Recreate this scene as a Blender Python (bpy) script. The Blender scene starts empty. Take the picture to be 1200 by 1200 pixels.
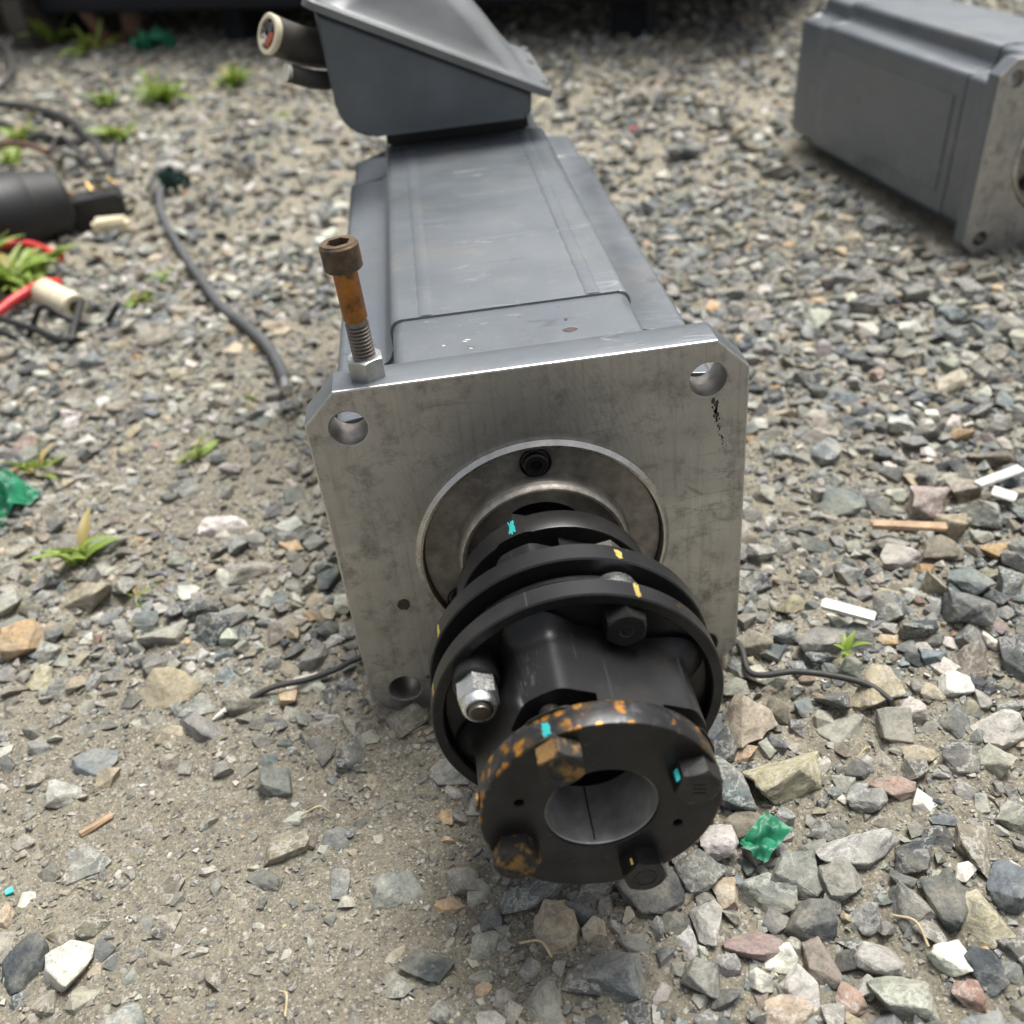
import bpy, bmesh, math, random
import numpy as np
from mathutils import Vector, Matrix, noise as mnoise
R = math.radians
random.seed(7); rng = np.random.default_rng(7)
scene = bpy.context.scene
C = scene.collection
# ------------------------------------------------------------------ camera, sky, sun, exposure
CAM = (-0.0379, -0.4914, 0.3782); EUL = (0.9516, 0.0934, -0.1095); FPX = 1182.53
cd = bpy.data.cameras.new('camera'); cam = bpy.data.objects.new('camera', cd); C.objects.link(cam)
cam.location = CAM; cam.rotation_euler = EUL
cd.sensor_width = 36; cd.lens = 36 * FPX / 1200; cd.clip_start = .01; cd.clip_end = 400
cd.dof.use_dof = True; cd.dof.focus_distance = .565; cd.dof.aperture_fstop = 6.6
scene.camera = cam
SUN_EL, SUN_AZ = 69, 42           # azimuth measured from +Y towards +X (behind and right of the motor)
world = bpy.data.worlds.new('World'); scene.world = world; world.use_nodes = True
wn = world.node_tree; wn.nodes.clear()
sky = wn.nodes.new('ShaderNodeTexSky'); sky.sky_type = 'NISHITA'; sky.sun_disc = False
sky.sun_elevation = R(SUN_EL); sky.sun_rotation = R(SUN_AZ); sky.air_density = 1.0; sky.dust_density = 5; sky.ozone_density = 1
hs = wn.nodes.new('ShaderNodeHueSaturation'); hs.inputs['Saturation'].default_value = .30
bg = wn.nodes.new('ShaderNodeBackground'); bg.inputs[1].default_value = .085
wo = wn.nodes.new('ShaderNodeOutputWorld')
wn.links.new(sky.outputs[0], hs.inputs['Color']); wn.links.new(hs.outputs[0], bg.inputs[0]); wn.links.new(bg.outputs[0], wo.inputs[0])
sl = bpy.data.lights.new('sun', 'SUN'); sl.energy = 2.6; sl.angle = R(30); sl.color = (1, .98, .935)
sun = bpy.data.objects.new('sun', sl); C.objects.link(sun)
sd = Vector((math.sin(R(SUN_AZ)) * math.cos(R(SUN_EL)), math.cos(R(SUN_AZ)) * math.cos(R(SUN_EL)), math.sin(R(SUN_EL))))
sun.rotation_euler = sd.to_track_quat('Z', 'Y').to_euler(); sun.location = (0, 0, 5)
vs = scene.view_settings; vs.view_transform = 'Standard'; vs.look = 'None'; vs.exposure = 1.04; vs.gamma = 1
vs.use_curve_mapping = False
# ------------------------------------------------------------------ measuring helpers (photo pixel -> place on the ground)
GZ = -.122
_R = Matrix.Rotation(EUL[2], 3, 'Z') @ Matrix.Rotation(EUL[1], 3, 'Y') @ Matrix.Rotation(EUL[0], 3, 'X')
def G(u, v, z=GZ):
    d = _R @ Vector(((u - 600) / FPX, -(v - 600) / FPX, -1)); t = (z - CAM[2]) / d.z
    return Vector(CAM) + d * t
def PPM(p): return FPX / (Vector(p) - Vector(CAM)).length
# ------------------------------------------------------------------ numpy value noise and ground height
_perm = np.random.default_rng(3).random((512, 512))
def vnoise(x, y):
    xi = np.floor(x).astype(int); yi = np.floor(y).astype(int); fx = x - xi; fy = y - yi
    fx = fx * fx * (3 - 2 * fx); fy = fy * fy * (3 - 2 * fy)
    a = _perm[xi % 512, yi % 512]; b = _perm[(xi + 1) % 512, yi % 512]; c = _perm[xi % 512, (yi + 1) % 512]; d = _perm[(xi + 1) % 512, (yi + 1) % 512]
    return (a * (1 - fx) + b * fx) * (1 - fy) + (c * (1 - fx) + d * fx) * fy - .5
def blob(x, y, cx, cy, rx, ry): return np.exp(-(((x - cx) / rx) ** 2 + ((y - cy) / ry) ** 2) ** 1.5)
def _g(u, v): p = G(u, v); return p.x, p.y
DIRT = [(_g(150, 960), .21, .13, 1), (_g(360, 1100), .15, .12, 1), (_g(250, 1180), .25, .06, 1), (_g(470, 960), .07, .09, 1), (_g(230, 570), .17, .13, .85), (_g(90, 620), .12, .09, .6), (_g(120, 450), .14, .12, .5), (_g(300, 430), .10, .14, .7),
        (_g(930, 530), .07, .10, .7), (_g(1000, 880), .03, .03, .75), (_g(600, 1150), .06, .04, .5), (_g(1100, 860), .03, .025, .5), (_g(960, 690), .03, .05, .6)]
def dirt(x, y):
    m = np.zeros_like(x)
    for (cx, cy), rx, ry, a in DIRT: m = np.maximum(m, a * blob(x, y, cx, cy, rx, ry))
    m = m + .5 * np.clip(vnoise(x * 5 + 9, y * 5) * 2.2 + .0, 0, 1) * (m < .5)
    return np.clip(m, 0, 1)
def hgt(x, y):
    x = np.asarray(x, float); y = np.asarray(y, float)
    flat = np.clip(np.hypot(np.maximum(np.abs(x) - .1, 0), np.maximum(np.abs(y - .27) - .27, 0)) / .08, 0, 1)
    h = (.010 * vnoise(x * 3, y * 3) + .007 * vnoise(x * 11 + 5, y * 11)) * flat + .004 * vnoise(x * 42, y * 42 + 3) + .0048 * vnoise(x * 90, y * 90) + .003 * vnoise(x * 200, y * 200)
    far = np.clip((np.hypot(x, y) - 4) / 20, 0, 1)
    return GZ + h + far * .15 * vnoise(x * .3, y * .3)
def h1(x, y): return float(hgt(np.array([x]), np.array([y]))[0])
# ------------------------------------------------------------------ material helpers
def newmat(name):
    m = bpy.data.materials.new(name); m.use_nodes = True; nt = m.node_tree
    return m, nt, nt.nodes['Principled BSDF']
def nd(nt, typ, ins=None, **props):
    n = nt.nodes.new(typ)
    for k, v in props.items(): setattr(n, k, v)
    for k, v in (ins or {}).items():
        s = n.inputs[k]
        if isinstance(v, bpy.types.NodeSocket): nt.links.new(v, s)
        else: s.default_value = v
    return n
def coord(nt, kind='Object'): return nd(nt, 'ShaderNodeTexCoord').outputs[kind]
def noi(nt, co, scale, detail=4, rough=.6): return nd(nt, 'ShaderNodeTexNoise', {'Vector': co, 'Scale': scale, 'Detail': detail, 'Roughness': rough}).outputs[0]
def ramp(nt, f, stops):
    n = nd(nt, 'ShaderNodeValToRGB', {'Fac': f}); e = n.color_ramp.elements
    while len(e) < len(stops): e.new(.5)
    for el, (p, c) in zip(e, stops):
        el.position = p; el.color = (c, c, c, 1) if not isinstance(c, tuple) else (*c, 1)
    return n.outputs[0]
def mixc(nt, f, a, b, bt='MIX'):
    n = nd(nt, 'ShaderNodeMix', data_type='RGBA', blend_type=bt)
    for s, v in ((n.inputs[0], f), (n.inputs[6], a), (n.inputs[7], b)):
        if isinstance(v, bpy.types.NodeSocket): nt.links.new(v, s)
        elif isinstance(v, tuple): s.default_value = (*v, 1)
        else: s.default_value = v
    return n.outputs[2]
def math_(nt, op, a, b=0.0, c=0.0):
    n = nd(nt, 'ShaderNodeMath', operation=op)
    for s, v in zip(n.inputs, (a, b, c)):
        if isinstance(v, bpy.types.NodeSocket): nt.links.new(v, s)
        else: s.default_value = v
    return n.outputs[0]
def bump(nt, b, h, strength=.4, dist=.001, prev=None):
    ins = {'Height': h, 'Strength': strength, 'Distance': dist}
    if prev is not None: ins['Normal'] = prev
    n = nd(nt, 'ShaderNodeBump', ins); nt.links.new(n.outputs[0], b.inputs['Normal']); return n.outputs[0]
def setc(nt, b, col):
    if isinstance(col, tuple): b.inputs['Base Color'].default_value = (*col, 1)
    else: nt.links.new(col, b.inputs['Base Color'])
def setr(nt, b, r):
    if isinstance(r, float): b.inputs['Roughness'].default_value = r
    else: nt.links.new(r, b.inputs['Roughness'])
M = {}
def simple(name, col, rough=.5, metal=0., var=.25, scale=60, bmp=.15, bd=.0006):
    m, nt, b = newmat(name); co = coord(nt)
    n1 = noi(nt, co, scale, 5); n2 = noi(nt, co, scale * 5, 4)
    setc(nt, b, mixc(nt, ramp(nt, n1, [(.3, 0.), (.7, 1.)]), tuple(c * (1 - var) for c in col), tuple(min(1, c * (1 + var)) for c in col)))
    setr(nt, b, ramp(nt, n2, [(.2, max(0, rough - .12)), (.8, min(1, rough + .12))])); b.inputs['Metallic'].default_value = metal
    bump(nt, b, n2, bmp, bd); M[name] = m; return m
def stone_mat(name, per_object):
    m, nt, b = newmat(name)
    pos = nd(nt, 'ShaderNodeNewGeometry').outputs['Position']
    if per_object: base = nd(nt, 'ShaderNodeObjectInfo').outputs['Color']
    else: base = nd(nt, 'ShaderNodeVertexColor', layer_name='Col').outputs[0]
    rnd = nd(nt, 'ShaderNodeObjectInfo').outputs['Random'] if per_object else nd(nt, 'ShaderNodeNewGeometry').outputs['Random Per Island']
    # layered slate streaks in a direction that differs from stone to stone
    mp = nd(nt, 'ShaderNodeMapping', {'Vector': pos, 'Scale': (1, 1, 3.2)})
    rv = nd(nt, 'ShaderNodeCombineXYZ', {0: math_(nt, 'MULTIPLY', rnd, 6.0), 1: math_(nt, 'MULTIPLY', rnd, 9.0), 2: math_(nt, 'MULTIPLY', rnd, 14.0)})
    nt.links.new(rv.outputs[0], mp.inputs['Rotation'])
    n1 = noi(nt, mp.outputs[0], 95, 6, .65); n2 = noi(nt, pos, 420, 8, .78); n3 = noi(nt, mp.outputs[0], 45, 8, .7)
    c1 = mixc(nt, ramp(nt, n1, [(.28, 0.), (.72, 1.)]), mixc(nt, 1.0, base, (.52, .525, .54), 'MULTIPLY'), mixc(nt, 1.0, base, (1.48, 1.46, 1.40), 'MULTIPLY'))
    vein = ramp(nt, math_(nt, 'ABSOLUTE', math_(nt, 'SUBTRACT', n3, .5)), [(0, 1.), (.012, .7), (.03, 0.)])
    vein = math_(nt, 'MULTIPLY', vein, ramp(nt, rnd, [(.35, 0.), (.6, .55)]))
    c2 = mixc(nt, vein, c1, (.52, .51, .47))
    c3 = mixc(nt, ramp(nt, n2, [(.34, .8), (.5, 0.)]), c2, mixc(nt, 1.0, c2, (.42, .42, .42), 'MULTIPLY'))
    c3 = mixc(nt, ramp(nt, n2, [(.56, 0.), (.7, .6)]), c3, mixc(nt, 1.0, c2, (1.7, 1.68, 1.6), 'MULTIPLY'))
    # pale dust and fines that settled on the stones
    dn = noi(nt, pos, 28, 5, .65)
    c4 = mixc(nt, math_(nt, 'MULTIPLY', ramp(nt, dn, [(.44, .04), (.64, .75)]), ramp(nt, n2, [(.3, .25), (.62, .9)])), c3, (.31, .285, .228))
    setc(nt, b, c4); b.inputs['Roughness'].default_value = .85; b.inputs['Specular IOR Level'].default_value = .3
    p = bump(nt, b, n1, .55, .0022); bump(nt, b, n2, .6, .0008, p)
    M[name] = m
stone_mat('stone', True); stone_mat('gravel', False)
def ground_mat():
    m, nt, b = newmat('dirt'); pos = nd(nt, 'ShaderNodeNewGeometry').outputs['Position']
    n1 = noi(nt, pos, 6, 8, .6); n2 = noi(nt, pos, 130, 8, .75); n3 = noi(nt, pos, 620, 6, .8)
    vo = nd(nt, 'ShaderNodeTexVoronoi', {'Vector': pos, 'Scale': 300.}); vd = vo.outputs['Distance']
    vcs = nd(nt, 'ShaderNodeSeparateColor', {0: vo.outputs['Color']})
    vo2 = nd(nt, 'ShaderNodeTexVoronoi', {'Vector': pos, 'Scale': 640.}); vs2 = nd(nt, 'ShaderNodeSeparateColor', {0: vo2.outputs['Color']})
    c = mixc(nt, ramp(nt, n1, [(.3, 0.), (.7, 1.)]), (.235, .213, .160), (.350, .318, .243))
    c = mixc(nt, ramp(nt, n2, [(.30, .85), (.52, 0.)]), c, (.115, .10, .08))
    c = mixc(nt, ramp(nt, n2, [(.56, 0.), (.72, .6)]), c, (.44, .41, .335))
    fine = mixc(nt, ramp(nt, vs2.outputs[1], [(.15, 0.), (.85, 1.)]), (.12, .115, .10), (.55, .51, .43))
    c = mixc(nt, math_(nt, 'MULTIPLY', ramp(nt, vs2.outputs[0], [(.45, 0.), (.5, .75)]), ramp(nt, vo2.outputs['Distance'], [(.3, 1.), (.5, 0.)])), c, fine)
    grit = mixc(nt, ramp(nt, vcs.outputs[1], [(.3, 0.), (.7, 1.)]), (.14, .147, .15), (.50, .46, .38))
    c = mixc(nt, math_(nt, 'MULTIPLY', ramp(nt, vcs.outputs[0], [(.55, 0.), (.6, .85)]), ramp(nt, vd, [(.25, 1.), (.45, 0.)])), c, grit)
    c = mixc(nt, ramp(nt, n3, [(.38, .65), (.5, 0.)]), c, (.085, .075, .06))
    setc(nt, b, c); b.inputs['Roughness'].default_value = .95; b.inputs['Specular IOR Level'].default_value = .2
    p = bump(nt, b, n2, .8, .004); p = bump(nt, b, math_(nt, 'MULTIPLY', vd, -1.), .5, .0025, p); bump(nt, b, n3, .7, .0012, p)
    M['dirt'] = m
ground_mat()
def paint_mat():
    m, nt, b = newmat('blue_grey_paint'); co = coord(nt)
    n1 = noi(nt, co, 14, 6, .6); n2 = noi(nt, co, 160, 5, .7)
    mp = nd(nt, 'ShaderNodeMapping', {'Vector': co, 'Scale': (3, 40, 20)}); n3 = noi(nt, mp.outputs[0], 4, 5, .7)
    c = mixc(nt, ramp(nt, n1, [(.3, 0.), (.7, 1.)]), (.094, .107, .120), (.122, .136, .150))
    c = mixc(nt, ramp(nt, n3, [(.58, 0.), (.72, .4)]), c, (.21, .215, .215))
    c = mixc(nt, ramp(nt, n2, [(.28, .8), (.37, 0.)]), c, (.045, .044, .04))
    c = mixc(nt, ramp(nt, noi(nt, co, 330, 4, .75), [(.62, 0.), (.70, .5)]), c, (.27, .265, .245))
    c = mixc(nt, ramp(nt, noi(nt, co, 9, 8, .72), [(.52, 0.), (.70, .35)]), c, (.17, .155, .13))
    for k, (rt, sc_) in enumerate((((0, 0, .25), (10, 130, 40)), ((0, 0, -.9), (16, 110, 30)))):
        e = nd(nt, 'ShaderNodeTexVoronoi', {'Vector': nd(nt, 'ShaderNodeMapping', {'Vector': co, 'Rotation': rt, 'Scale': sc_}).outputs[0], 'Scale': 1.}, feature='DISTANCE_TO_EDGE').outputs['Distance']
        c = mixc(nt, math_(nt, 'MULTIPLY', ramp(nt, e, [(0., .7), (.03, 0.)]), ramp(nt, noi(nt, co, 22 + 9 * k, 6, .7), [(.54, 0.), (.6, 1.)])), c, (.27, .275, .27) if k == 0 else (.05, .05, .05))
    c = mixc(nt, ramp(nt, noi(nt, co, 38, 10, .82), [(.55, 0.), (.68, .55)]), c, (.19, .175, .145))
    setc(nt, b, c); setr(nt, b, ramp(nt, n1, [(.3, .26), (.7, .40)])); b.inputs['Metallic'].default_value = .12; b.inputs['Specular IOR Level'].default_value = .85
    bump(nt, b, n2, .12, .0006); M['paint'] = m
paint_mat()
def steel_mat():
    m, nt, b = newmat('machined_steel'); co = coord(nt)
    sp = nd(nt, 'ShaderNodeSeparateXYZ', {0: co})
    n1 = noi(nt, co, 16, 8, .65); n2 = noi(nt, co, 420, 6, .78); n4 = noi(nt, co, 45, 10, .78)
    mp = nd(nt, 'ShaderNodeMapping', {'Vector': co, 'Scale': (260, 1, 9), 'Rotation': (0, R(-8), 0)}); n3 = noi(nt, mp.outputs[0], 1, 4, .6)
    wv = nd(nt, 'ShaderNodeTexWave', {'Vector': nd(nt, 'ShaderNodeMapping', {'Vector': co, 'Location': (.16, 0, -.02)}).outputs[0], 'Scale': 95., 'Distortion': 1.2, 'Detail': 3.}, wave_type='RINGS', rings_direction='Y').outputs['Fac']
    c = mixc(nt, ramp(nt, n1, [(.3, 0.), (.68, 1.)]), (.37, .362, .345), (.55, .542, .522))
    c = mixc(nt, ramp(nt, n4, [(.32, .85), (.50, 0.)]), c, (.15, .142, .13))
    c = mixc(nt, ramp(nt, n3, [(.32, .3), (.5, 0.)]), c, (.19, .175, .16))
    c = mixc(nt, ramp(nt, n2, [(.30, .8), (.37, 0.)]), c, (.07, .06, .055))
    c = mixc(nt, ramp(nt, n2, [(.6, 0.), (.72, .4)]), c, (.66, .65, .63))
    edge = ramp(nt, sp.outputs[2], [(.02, 0.), (.024, 1.)])
    c = mixc(nt, math_(nt, 'MULTIPLY', edge, .22), c, (.22, .21, .205))
    scr = nd(nt, 'ShaderNodeTexVoronoi', {'Vector': nd(nt, 'ShaderNodeMapping', {'Vector': co, 'Rotation': (0, .6, 0), 'Scale': (14, 1, 90)}).outputs[0], 'Scale': 1.}, feature='DISTANCE_TO_EDGE').outputs['Distance']
    c = mixc(nt, math_(nt, 'MULTIPLY', ramp(nt, scr, [(.0, .55), (.02, 0.)]), ramp(nt, n1, [(.5, 0.), (.62, 1.)])), c, (.12, .11, .1))
    setc(nt, b, c); setr(nt, b, ramp(nt, n4, [(.3, .58), (.7, .36)])); b.inputs['Metallic'].default_value = .88
    p = bump(nt, b, wv, .05, .0004); bump(nt, b, n2, .1, .0004, p); M['steel'] = m
steel_mat()
simple('worn_steel', (.5, .48, .45), .32, 1., .2, 120, .1)
simple('lip_steel', (.42, .39, .34), .45, .8, .3, 200, .3)
simple('bore_steel', (.46, .45, .44), .38, .75, .35, 60, .2)
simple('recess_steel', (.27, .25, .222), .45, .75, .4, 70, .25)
def black_mat(name, rust=0.):
    m, nt, b = newmat(name); co = coord(nt)
    n1 = noi(nt, co, 40, 7, .65); n2 = noi(nt, co, 400, 4, .7)
    c = mixc(nt, ramp(nt, n1, [(.3, 0.), (.7, 1.)]), (.013, .013, .0135), (.030, .030, .0315))
    mp = nd(nt, 'ShaderNodeMapping', {'Vector': co, 'Scale': (300, 14, 300)}); n3 = noi(nt, mp.outputs[0], 1, 3, .6)
    c = mixc(nt, ramp(nt, n3, [(.66, 0.), (.74, .5)]), c, (.13, .125, .12))
    c = mixc(nt, ramp(nt, noi(nt, co, 22, 5, .6), [(.52, 0.), (.75, .35)]), c, (.075, .066, .055))
    met = .55
    if rust:
        sp = nd(nt, 'ShaderNodeSeparateXYZ', {0: co})
        r2 = math_(nt, 'SQRT', math_(nt, 'ADD', math_(nt, 'POWER', sp.outputs[0], 2.), math_(nt, 'POWER', sp.outputs[2], 2.)))
        rim = ramp(nt, math_(nt, 'MULTIPLY', r2, 10.), [(.545, 0.), (.553, 1.)])
        vd = nd(nt, 'ShaderNodeTexVoronoi', {'Vector': nd(nt, 'ShaderNodeVectorMath', {0: co, 1: nd(nt, 'ShaderNodeVectorMath', {0: nd(nt, 'ShaderNodeTexNoise', {'Vector': co, 'Scale': 180., 'Detail': 3.}).outputs['Color'], 'Scale': .006}, operation='SCALE').outputs[0]}, operation='ADD').outputs[0], 'Scale': 150., 'Randomness': 1.})
        rs = nd(nt, 'ShaderNodeSeparateColor', {0: vd.outputs['Color']}).outputs[0]
        spot = math_(nt, 'MULTIPLY', ramp(nt, vd.outputs['Distance'], [(.28, 1.), (.42, 0.)]), ramp(nt, rs, [(.18, 0.), (.24, 1.)]))
        spot = math_(nt, 'MULTIPLY', spot, ramp(nt, noi(nt, co, 700, 3), [(.34, .35), (.5, 1.)]))
        spot = math_(nt, 'MULTIPLY', spot, ramp(nt, noi(nt, co, 45, 3), [(.40, 0.), (.47, 1.)]))
        halo = math_(nt, 'MULTIPLY', ramp(nt, vd.outputs['Distance'], [(.3, .8), (.7, 0.)]), ramp(nt, noi(nt, co, 60, 3), [(.45, 0.), (.6, .8)]))
        k = math_(nt, 'MULTIPLY', rim, rust)
        c = mixc(nt, math_(nt, 'MULTIPLY', halo, k), c, (.12, .075, .03))
        c = mixc(nt, math_(nt, 'MULTIPLY', rim, ramp(nt, noi(nt, co, 130, 3), [(.55, 0.), (.7, .5)])), c, (.13, .135, .15))
        c = mixc(nt, math_(nt, 'MULTIPLY', spot, k), c, mixc(nt, ramp(nt, n2, [(.3, 0.), (.7, 1.)]), (.22, .085, .014), (.50, .235, .04)))
    pt = nd(nt, 'ShaderNodeNewGeometry').outputs['Pointiness']
    c = mixc(nt, math_(nt, 'MULTIPLY', ramp(nt, pt, [(.58, 0.), (.70, .5)]), ramp(nt, n1, [(.35, .2), (.6, 1.)])), c, (.17, .16, .145))
    setc(nt, b, c); setr(nt, b, ramp(nt, n1, [(.3, .42), (.7, .27)])); b.inputs['Metallic'].default_value = met
    bump(nt, b, n2, .18, .0005); M[name] = m
black_mat('black_oxide'); black_mat('black_oxide_rusted', 1.)
def rust_mat(name, a, bcol, dark, f0, f1, met=.2, scale=90):
    m, nt, b = newmat(name); co = coord(nt)
    n1 = noi(nt, co, scale, 7, .7); n2 = noi(nt, co, scale * 6, 4, .7); n3 = noi(nt, co, scale * .6, 5, .65)
    c = mixc(nt, ramp(nt, n1, [(.3, 0.), (.7, 1.)]), a, bcol)
    c = mixc(nt, ramp(nt, n3, [(f0, 0.), (f1, 1.)]), c, dark)
    setc(nt, b, c); b.inputs['Roughness'].default_value = .55; b.inputs['Metallic'].default_value = met
    bump(nt, b, n2, .5, .0006); M[name] = m
rust_mat('rust_shank', (.19, .062, .010), (.40, .165, .025), (.05, .028, .014), .52, .66)
rust_mat('rust_head', (.10, .062, .032), (.17, .11, .062), (.05, .042, .036), .42, .6, .5)
rust_mat('rusted_bolt', (.12, .07, .03), (.30, .17, .05), (.024, .023, .021), .41, .5, .4, 150)
rust_mat('rusty_iron', (.10, .05, .03), (.2, .10, .05), (.05, .03, .02), .5, .7, .1, 20)
simple('bolt_black', (.036, .035, .034), .34, .6, .35, 150)
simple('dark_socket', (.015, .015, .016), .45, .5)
simple('zinc', (.62, .62, .60), .3, .95, .15, 150)
simple('dull_zinc', (.42, .43, .42), .4, .85, .2, 150)
simple('bright_zinc', (.78, .78, .76), .25, .95, .1, 150)
simple('thread_steel', (.16, .14, .12), .4, .85, .3, 150)
simple('lid_paint', (.14, .148, .152), .42, .1, .2, 18, .1)
simple('box_paint', (.085, .10, .115), .4, .1, .15, 30, .1)
simple('black_rubber_and_shade', (.012, .012, .012), .6, 0., .3)
simple('cable_black', (.035, .034, .033), .65, 0., .35, 40)
simple('cable_grey', (.075, .078, .08), .6, 0., .25, 30)
simple('cable_brown', (.05, .043, .036), .6, 0., .3, 30)
simple('copper_red', (.42, .10, .06), .4, .3, .4, 300, .4)
simple('cream', (.62, .56, .40), .5, 0., .15)
simple('pale_wire', (.72, .70, .62), .5, 0., .12)
simple('red_plastic', (.5, .03, .03), .4, 0., .25)
simple('black_plastic', (.008, .008, .0085), .55, 0., .25)
simple('brass', (.36, .24, .08), .3, .9, .2)
simple('white_plastic', (.50, .49, .46), .5, 0., .22, 160)
simple('navy', (.004, .005, .009), .85, 0., .3, 8)
simple('wood', (.34, .235, .145), .8, 0., .3, 120, .4)
simple('straw', (.42, .34, .21), .8, 0., .25, 200, .3)
simple('cyan_paint', (.05, .55, .55), .45, 0., .12, 300)
simple('yellow_paint', (.72, .58, .16), .5, 0., .2, 300)
simple('dark_stain', (.055, .038, .032), .6, .2, .35, 300)
def plastic_green(name, col):
    m, nt, b = newmat(name); co = coord(nt); n = noi(nt, co, 80, 5)
    setc(nt, b, mixc(nt, ramp(nt, n, [(.35, 0.), (.7, 1.)]), tuple(c * .55 + .02 for c in col), tuple(min(1, c * 1.1 + .03) for c in col)))
    b.inputs['Roughness'].default_value = .38; bump(nt, b, n, .3, .001); M[name] = m
plastic_green('green_plastic', (.015, .33, .16)); plastic_green('dark_green_plastic', (.01, .07, .05))
def leaf_mat(name, a, bcol):
    m, nt, b = newmat(name); co = coord(nt); n = noi(nt, co, 60, 4); rnd = nd(nt, 'ShaderNodeObjectInfo').outputs['Random']
    c = mixc(nt, ramp(nt, n, [(.35, 0.), (.65, 1.)]), a, bcol); c = mixc(nt, math_(nt, 'MULTIPLY', rnd, .35), c, (.22, .20, .05))
    setc(nt, b, c); b.inputs['Roughness'].default_value = .5
    tr = nd(nt, 'ShaderNodeBsdfTranslucent', {'Color': c}); mx = nd(nt, 'ShaderNodeMixShader', {0: .3, 1: b.outputs[0], 2: tr.outputs[0]})
    nt.links.new(mx.outputs[0], nt.nodes['Material Output'].inputs[0]); M[name] = m
leaf_mat('leaf', (.17, .27, .04), (.29, .41, .075)); leaf_mat('leaf_yellow', (.32, .26, .09), (.42, .30, .12))
# ------------------------------------------------------------------ mesh helpers
def link(name, me, mat=None, parent=None, smooth=35):
    o = bpy.data.objects.new(name, me); C.objects.link(o)
    if mat is not None:
        me.materials.clear()
        for k in (mat if isinstance(mat, (list, tuple)) else [mat]): me.materials.append(M[k])
    if parent is not None: o.parent = parent
    if smooth:
        me.polygons.foreach_set('use_smooth', [True] * len(me.polygons)); me.set_sharp_from_angle(angle=R(smooth))
    return o
def bm_me(bm, name):
    me = bpy.data.meshes.new(name); bmesh.ops.recalc_face_normals(bm, faces=bm.faces); bm.to_mesh(me); bm.free(); return me
def empty(name, loc=(0, 0, 0), label=None, cat=None, group=None, rz=0):
    o = bpy.data.objects.new(name, None); C.objects.link(o); o.location = loc; o.rotation_euler.z = rz; o.empty_display_size = .02
    tag(o, label, cat, group); return o
def tag(o, label=None, cat=None, group=None, kind=None):
    if label: o['label'] = label
    if cat: o['category'] = cat
    if group: o['group'] = group
    if kind: o['kind'] = kind
    return o
def lathe(prof, seg=96, close=False, cx=0, cz=0):
    """prof: list of (y, r); revolved round the y axis through (cx, cz)"""
    bm = bmesh.new(); rings = []
    for y, r in prof:
        if r < 1e-6: rings.append([bm.verts.new((cx, y, cz))])
        else: rings.append([bm.verts.new((cx + r * math.cos(2 * math.pi * k / seg), y, cz + r * math.sin(2 * math.pi * k / seg))) for k in range(seg)])
    pairs = list(zip(rings, rings[1:]))
    if close: pairs.append((rings[-1], rings[0]))
    for a, b in pairs:
        for k in range(seg):
            j = (k + 1) % seg
            if len(a) == 1 and len(b) == 1: continue
            if len(a) == 1: bm.faces.new((a[0], b[k], b[j]))
            elif len(b) == 1: bm.faces.new((a[k], b[0], a[j]))
            else: bm.faces.new((a[k], b[k], b[j], a[j]))
    return bm_me(bm, 'lathe')
def prism(pts, y0, y1, bev=0., seg=2):
    bm = bmesh.new(); a = [bm.verts.new((x, y0, z)) for x, z in pts]; b = [bm.verts.new((x, y1, z)) for x, z in pts]; n = len(pts)
    f0 = bm.faces.new(a); f1 = bm.faces.new(b[::-1])
    for k in range(n): bm.faces.new((a[k], b[k], b[(k + 1) % n], a[(k + 1) % n]))
    if bev: bmesh.ops.bevel(bm, geom=list(set(f0.edges) | set(f1.edges)), offset=bev, segments=seg, affect='EDGES', profile=.5)
    return bm_me(bm, 'prism')
def box(c, s, bev=0., seg=2, rot=None):
    bm = bmesh.new(); bmesh.ops.create_cube(bm, size=1); bmesh.ops.scale(bm, vec=s, verts=bm.verts)
    if bev: bmesh.ops.bevel(bm, geom=bm.edges[:], offset=bev, segments=seg, affect='EDGES')
    if rot is not None: bmesh.ops.rotate(bm, matrix=rot, verts=bm.verts)
    bmesh.ops.translate(bm, vec=c, verts=bm.verts); return bm_me(bm, 'box')
def holed(outer, holes, y0, y1, bev=.0008):
    """flat plate in xz with through holes, between y0 (front) and y1"""
    cu = bpy.data.curves.new('plate', 'CURVE'); cu.dimensions = '2D'; cu.fill_mode = 'BOTH'
    for loop in [outer] + holes:
        s = cu.splines.new('POLY'); s.points.add(len(loop) - 1); s.use_cyclic_u = True
        for p, (x, z) in zip(s.points, loop): p.co = (x, z, 0, 1)
    cu.extrude = (y1 - y0) / 2 - bev; cu.bevel_depth = bev; cu.bevel_resolution = 1; cu.offset = -bev
    o = bpy.data.objects.new('tmp', cu); C.objects.link(o)
    dg = bpy.context.evaluated_depsgraph_get(); me = bpy.data.meshes.new_from_object(o.evaluated_get(dg)); bpy.data.objects.remove(o); bpy.data.curves.remove(cu)
    me.transform(Matrix(((1, 0, 0, 0), (0, 0, -1, (y0 + y1) / 2), (0, 1, 0, 0), (0, 0, 0, 1)))); return me
def circle(cx, cz, r, n=40): return [(cx + r * math.cos(2 * math.pi * k / n), cz + r * math.sin(2 * math.pi * k / n)) for k in range(n)]
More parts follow.
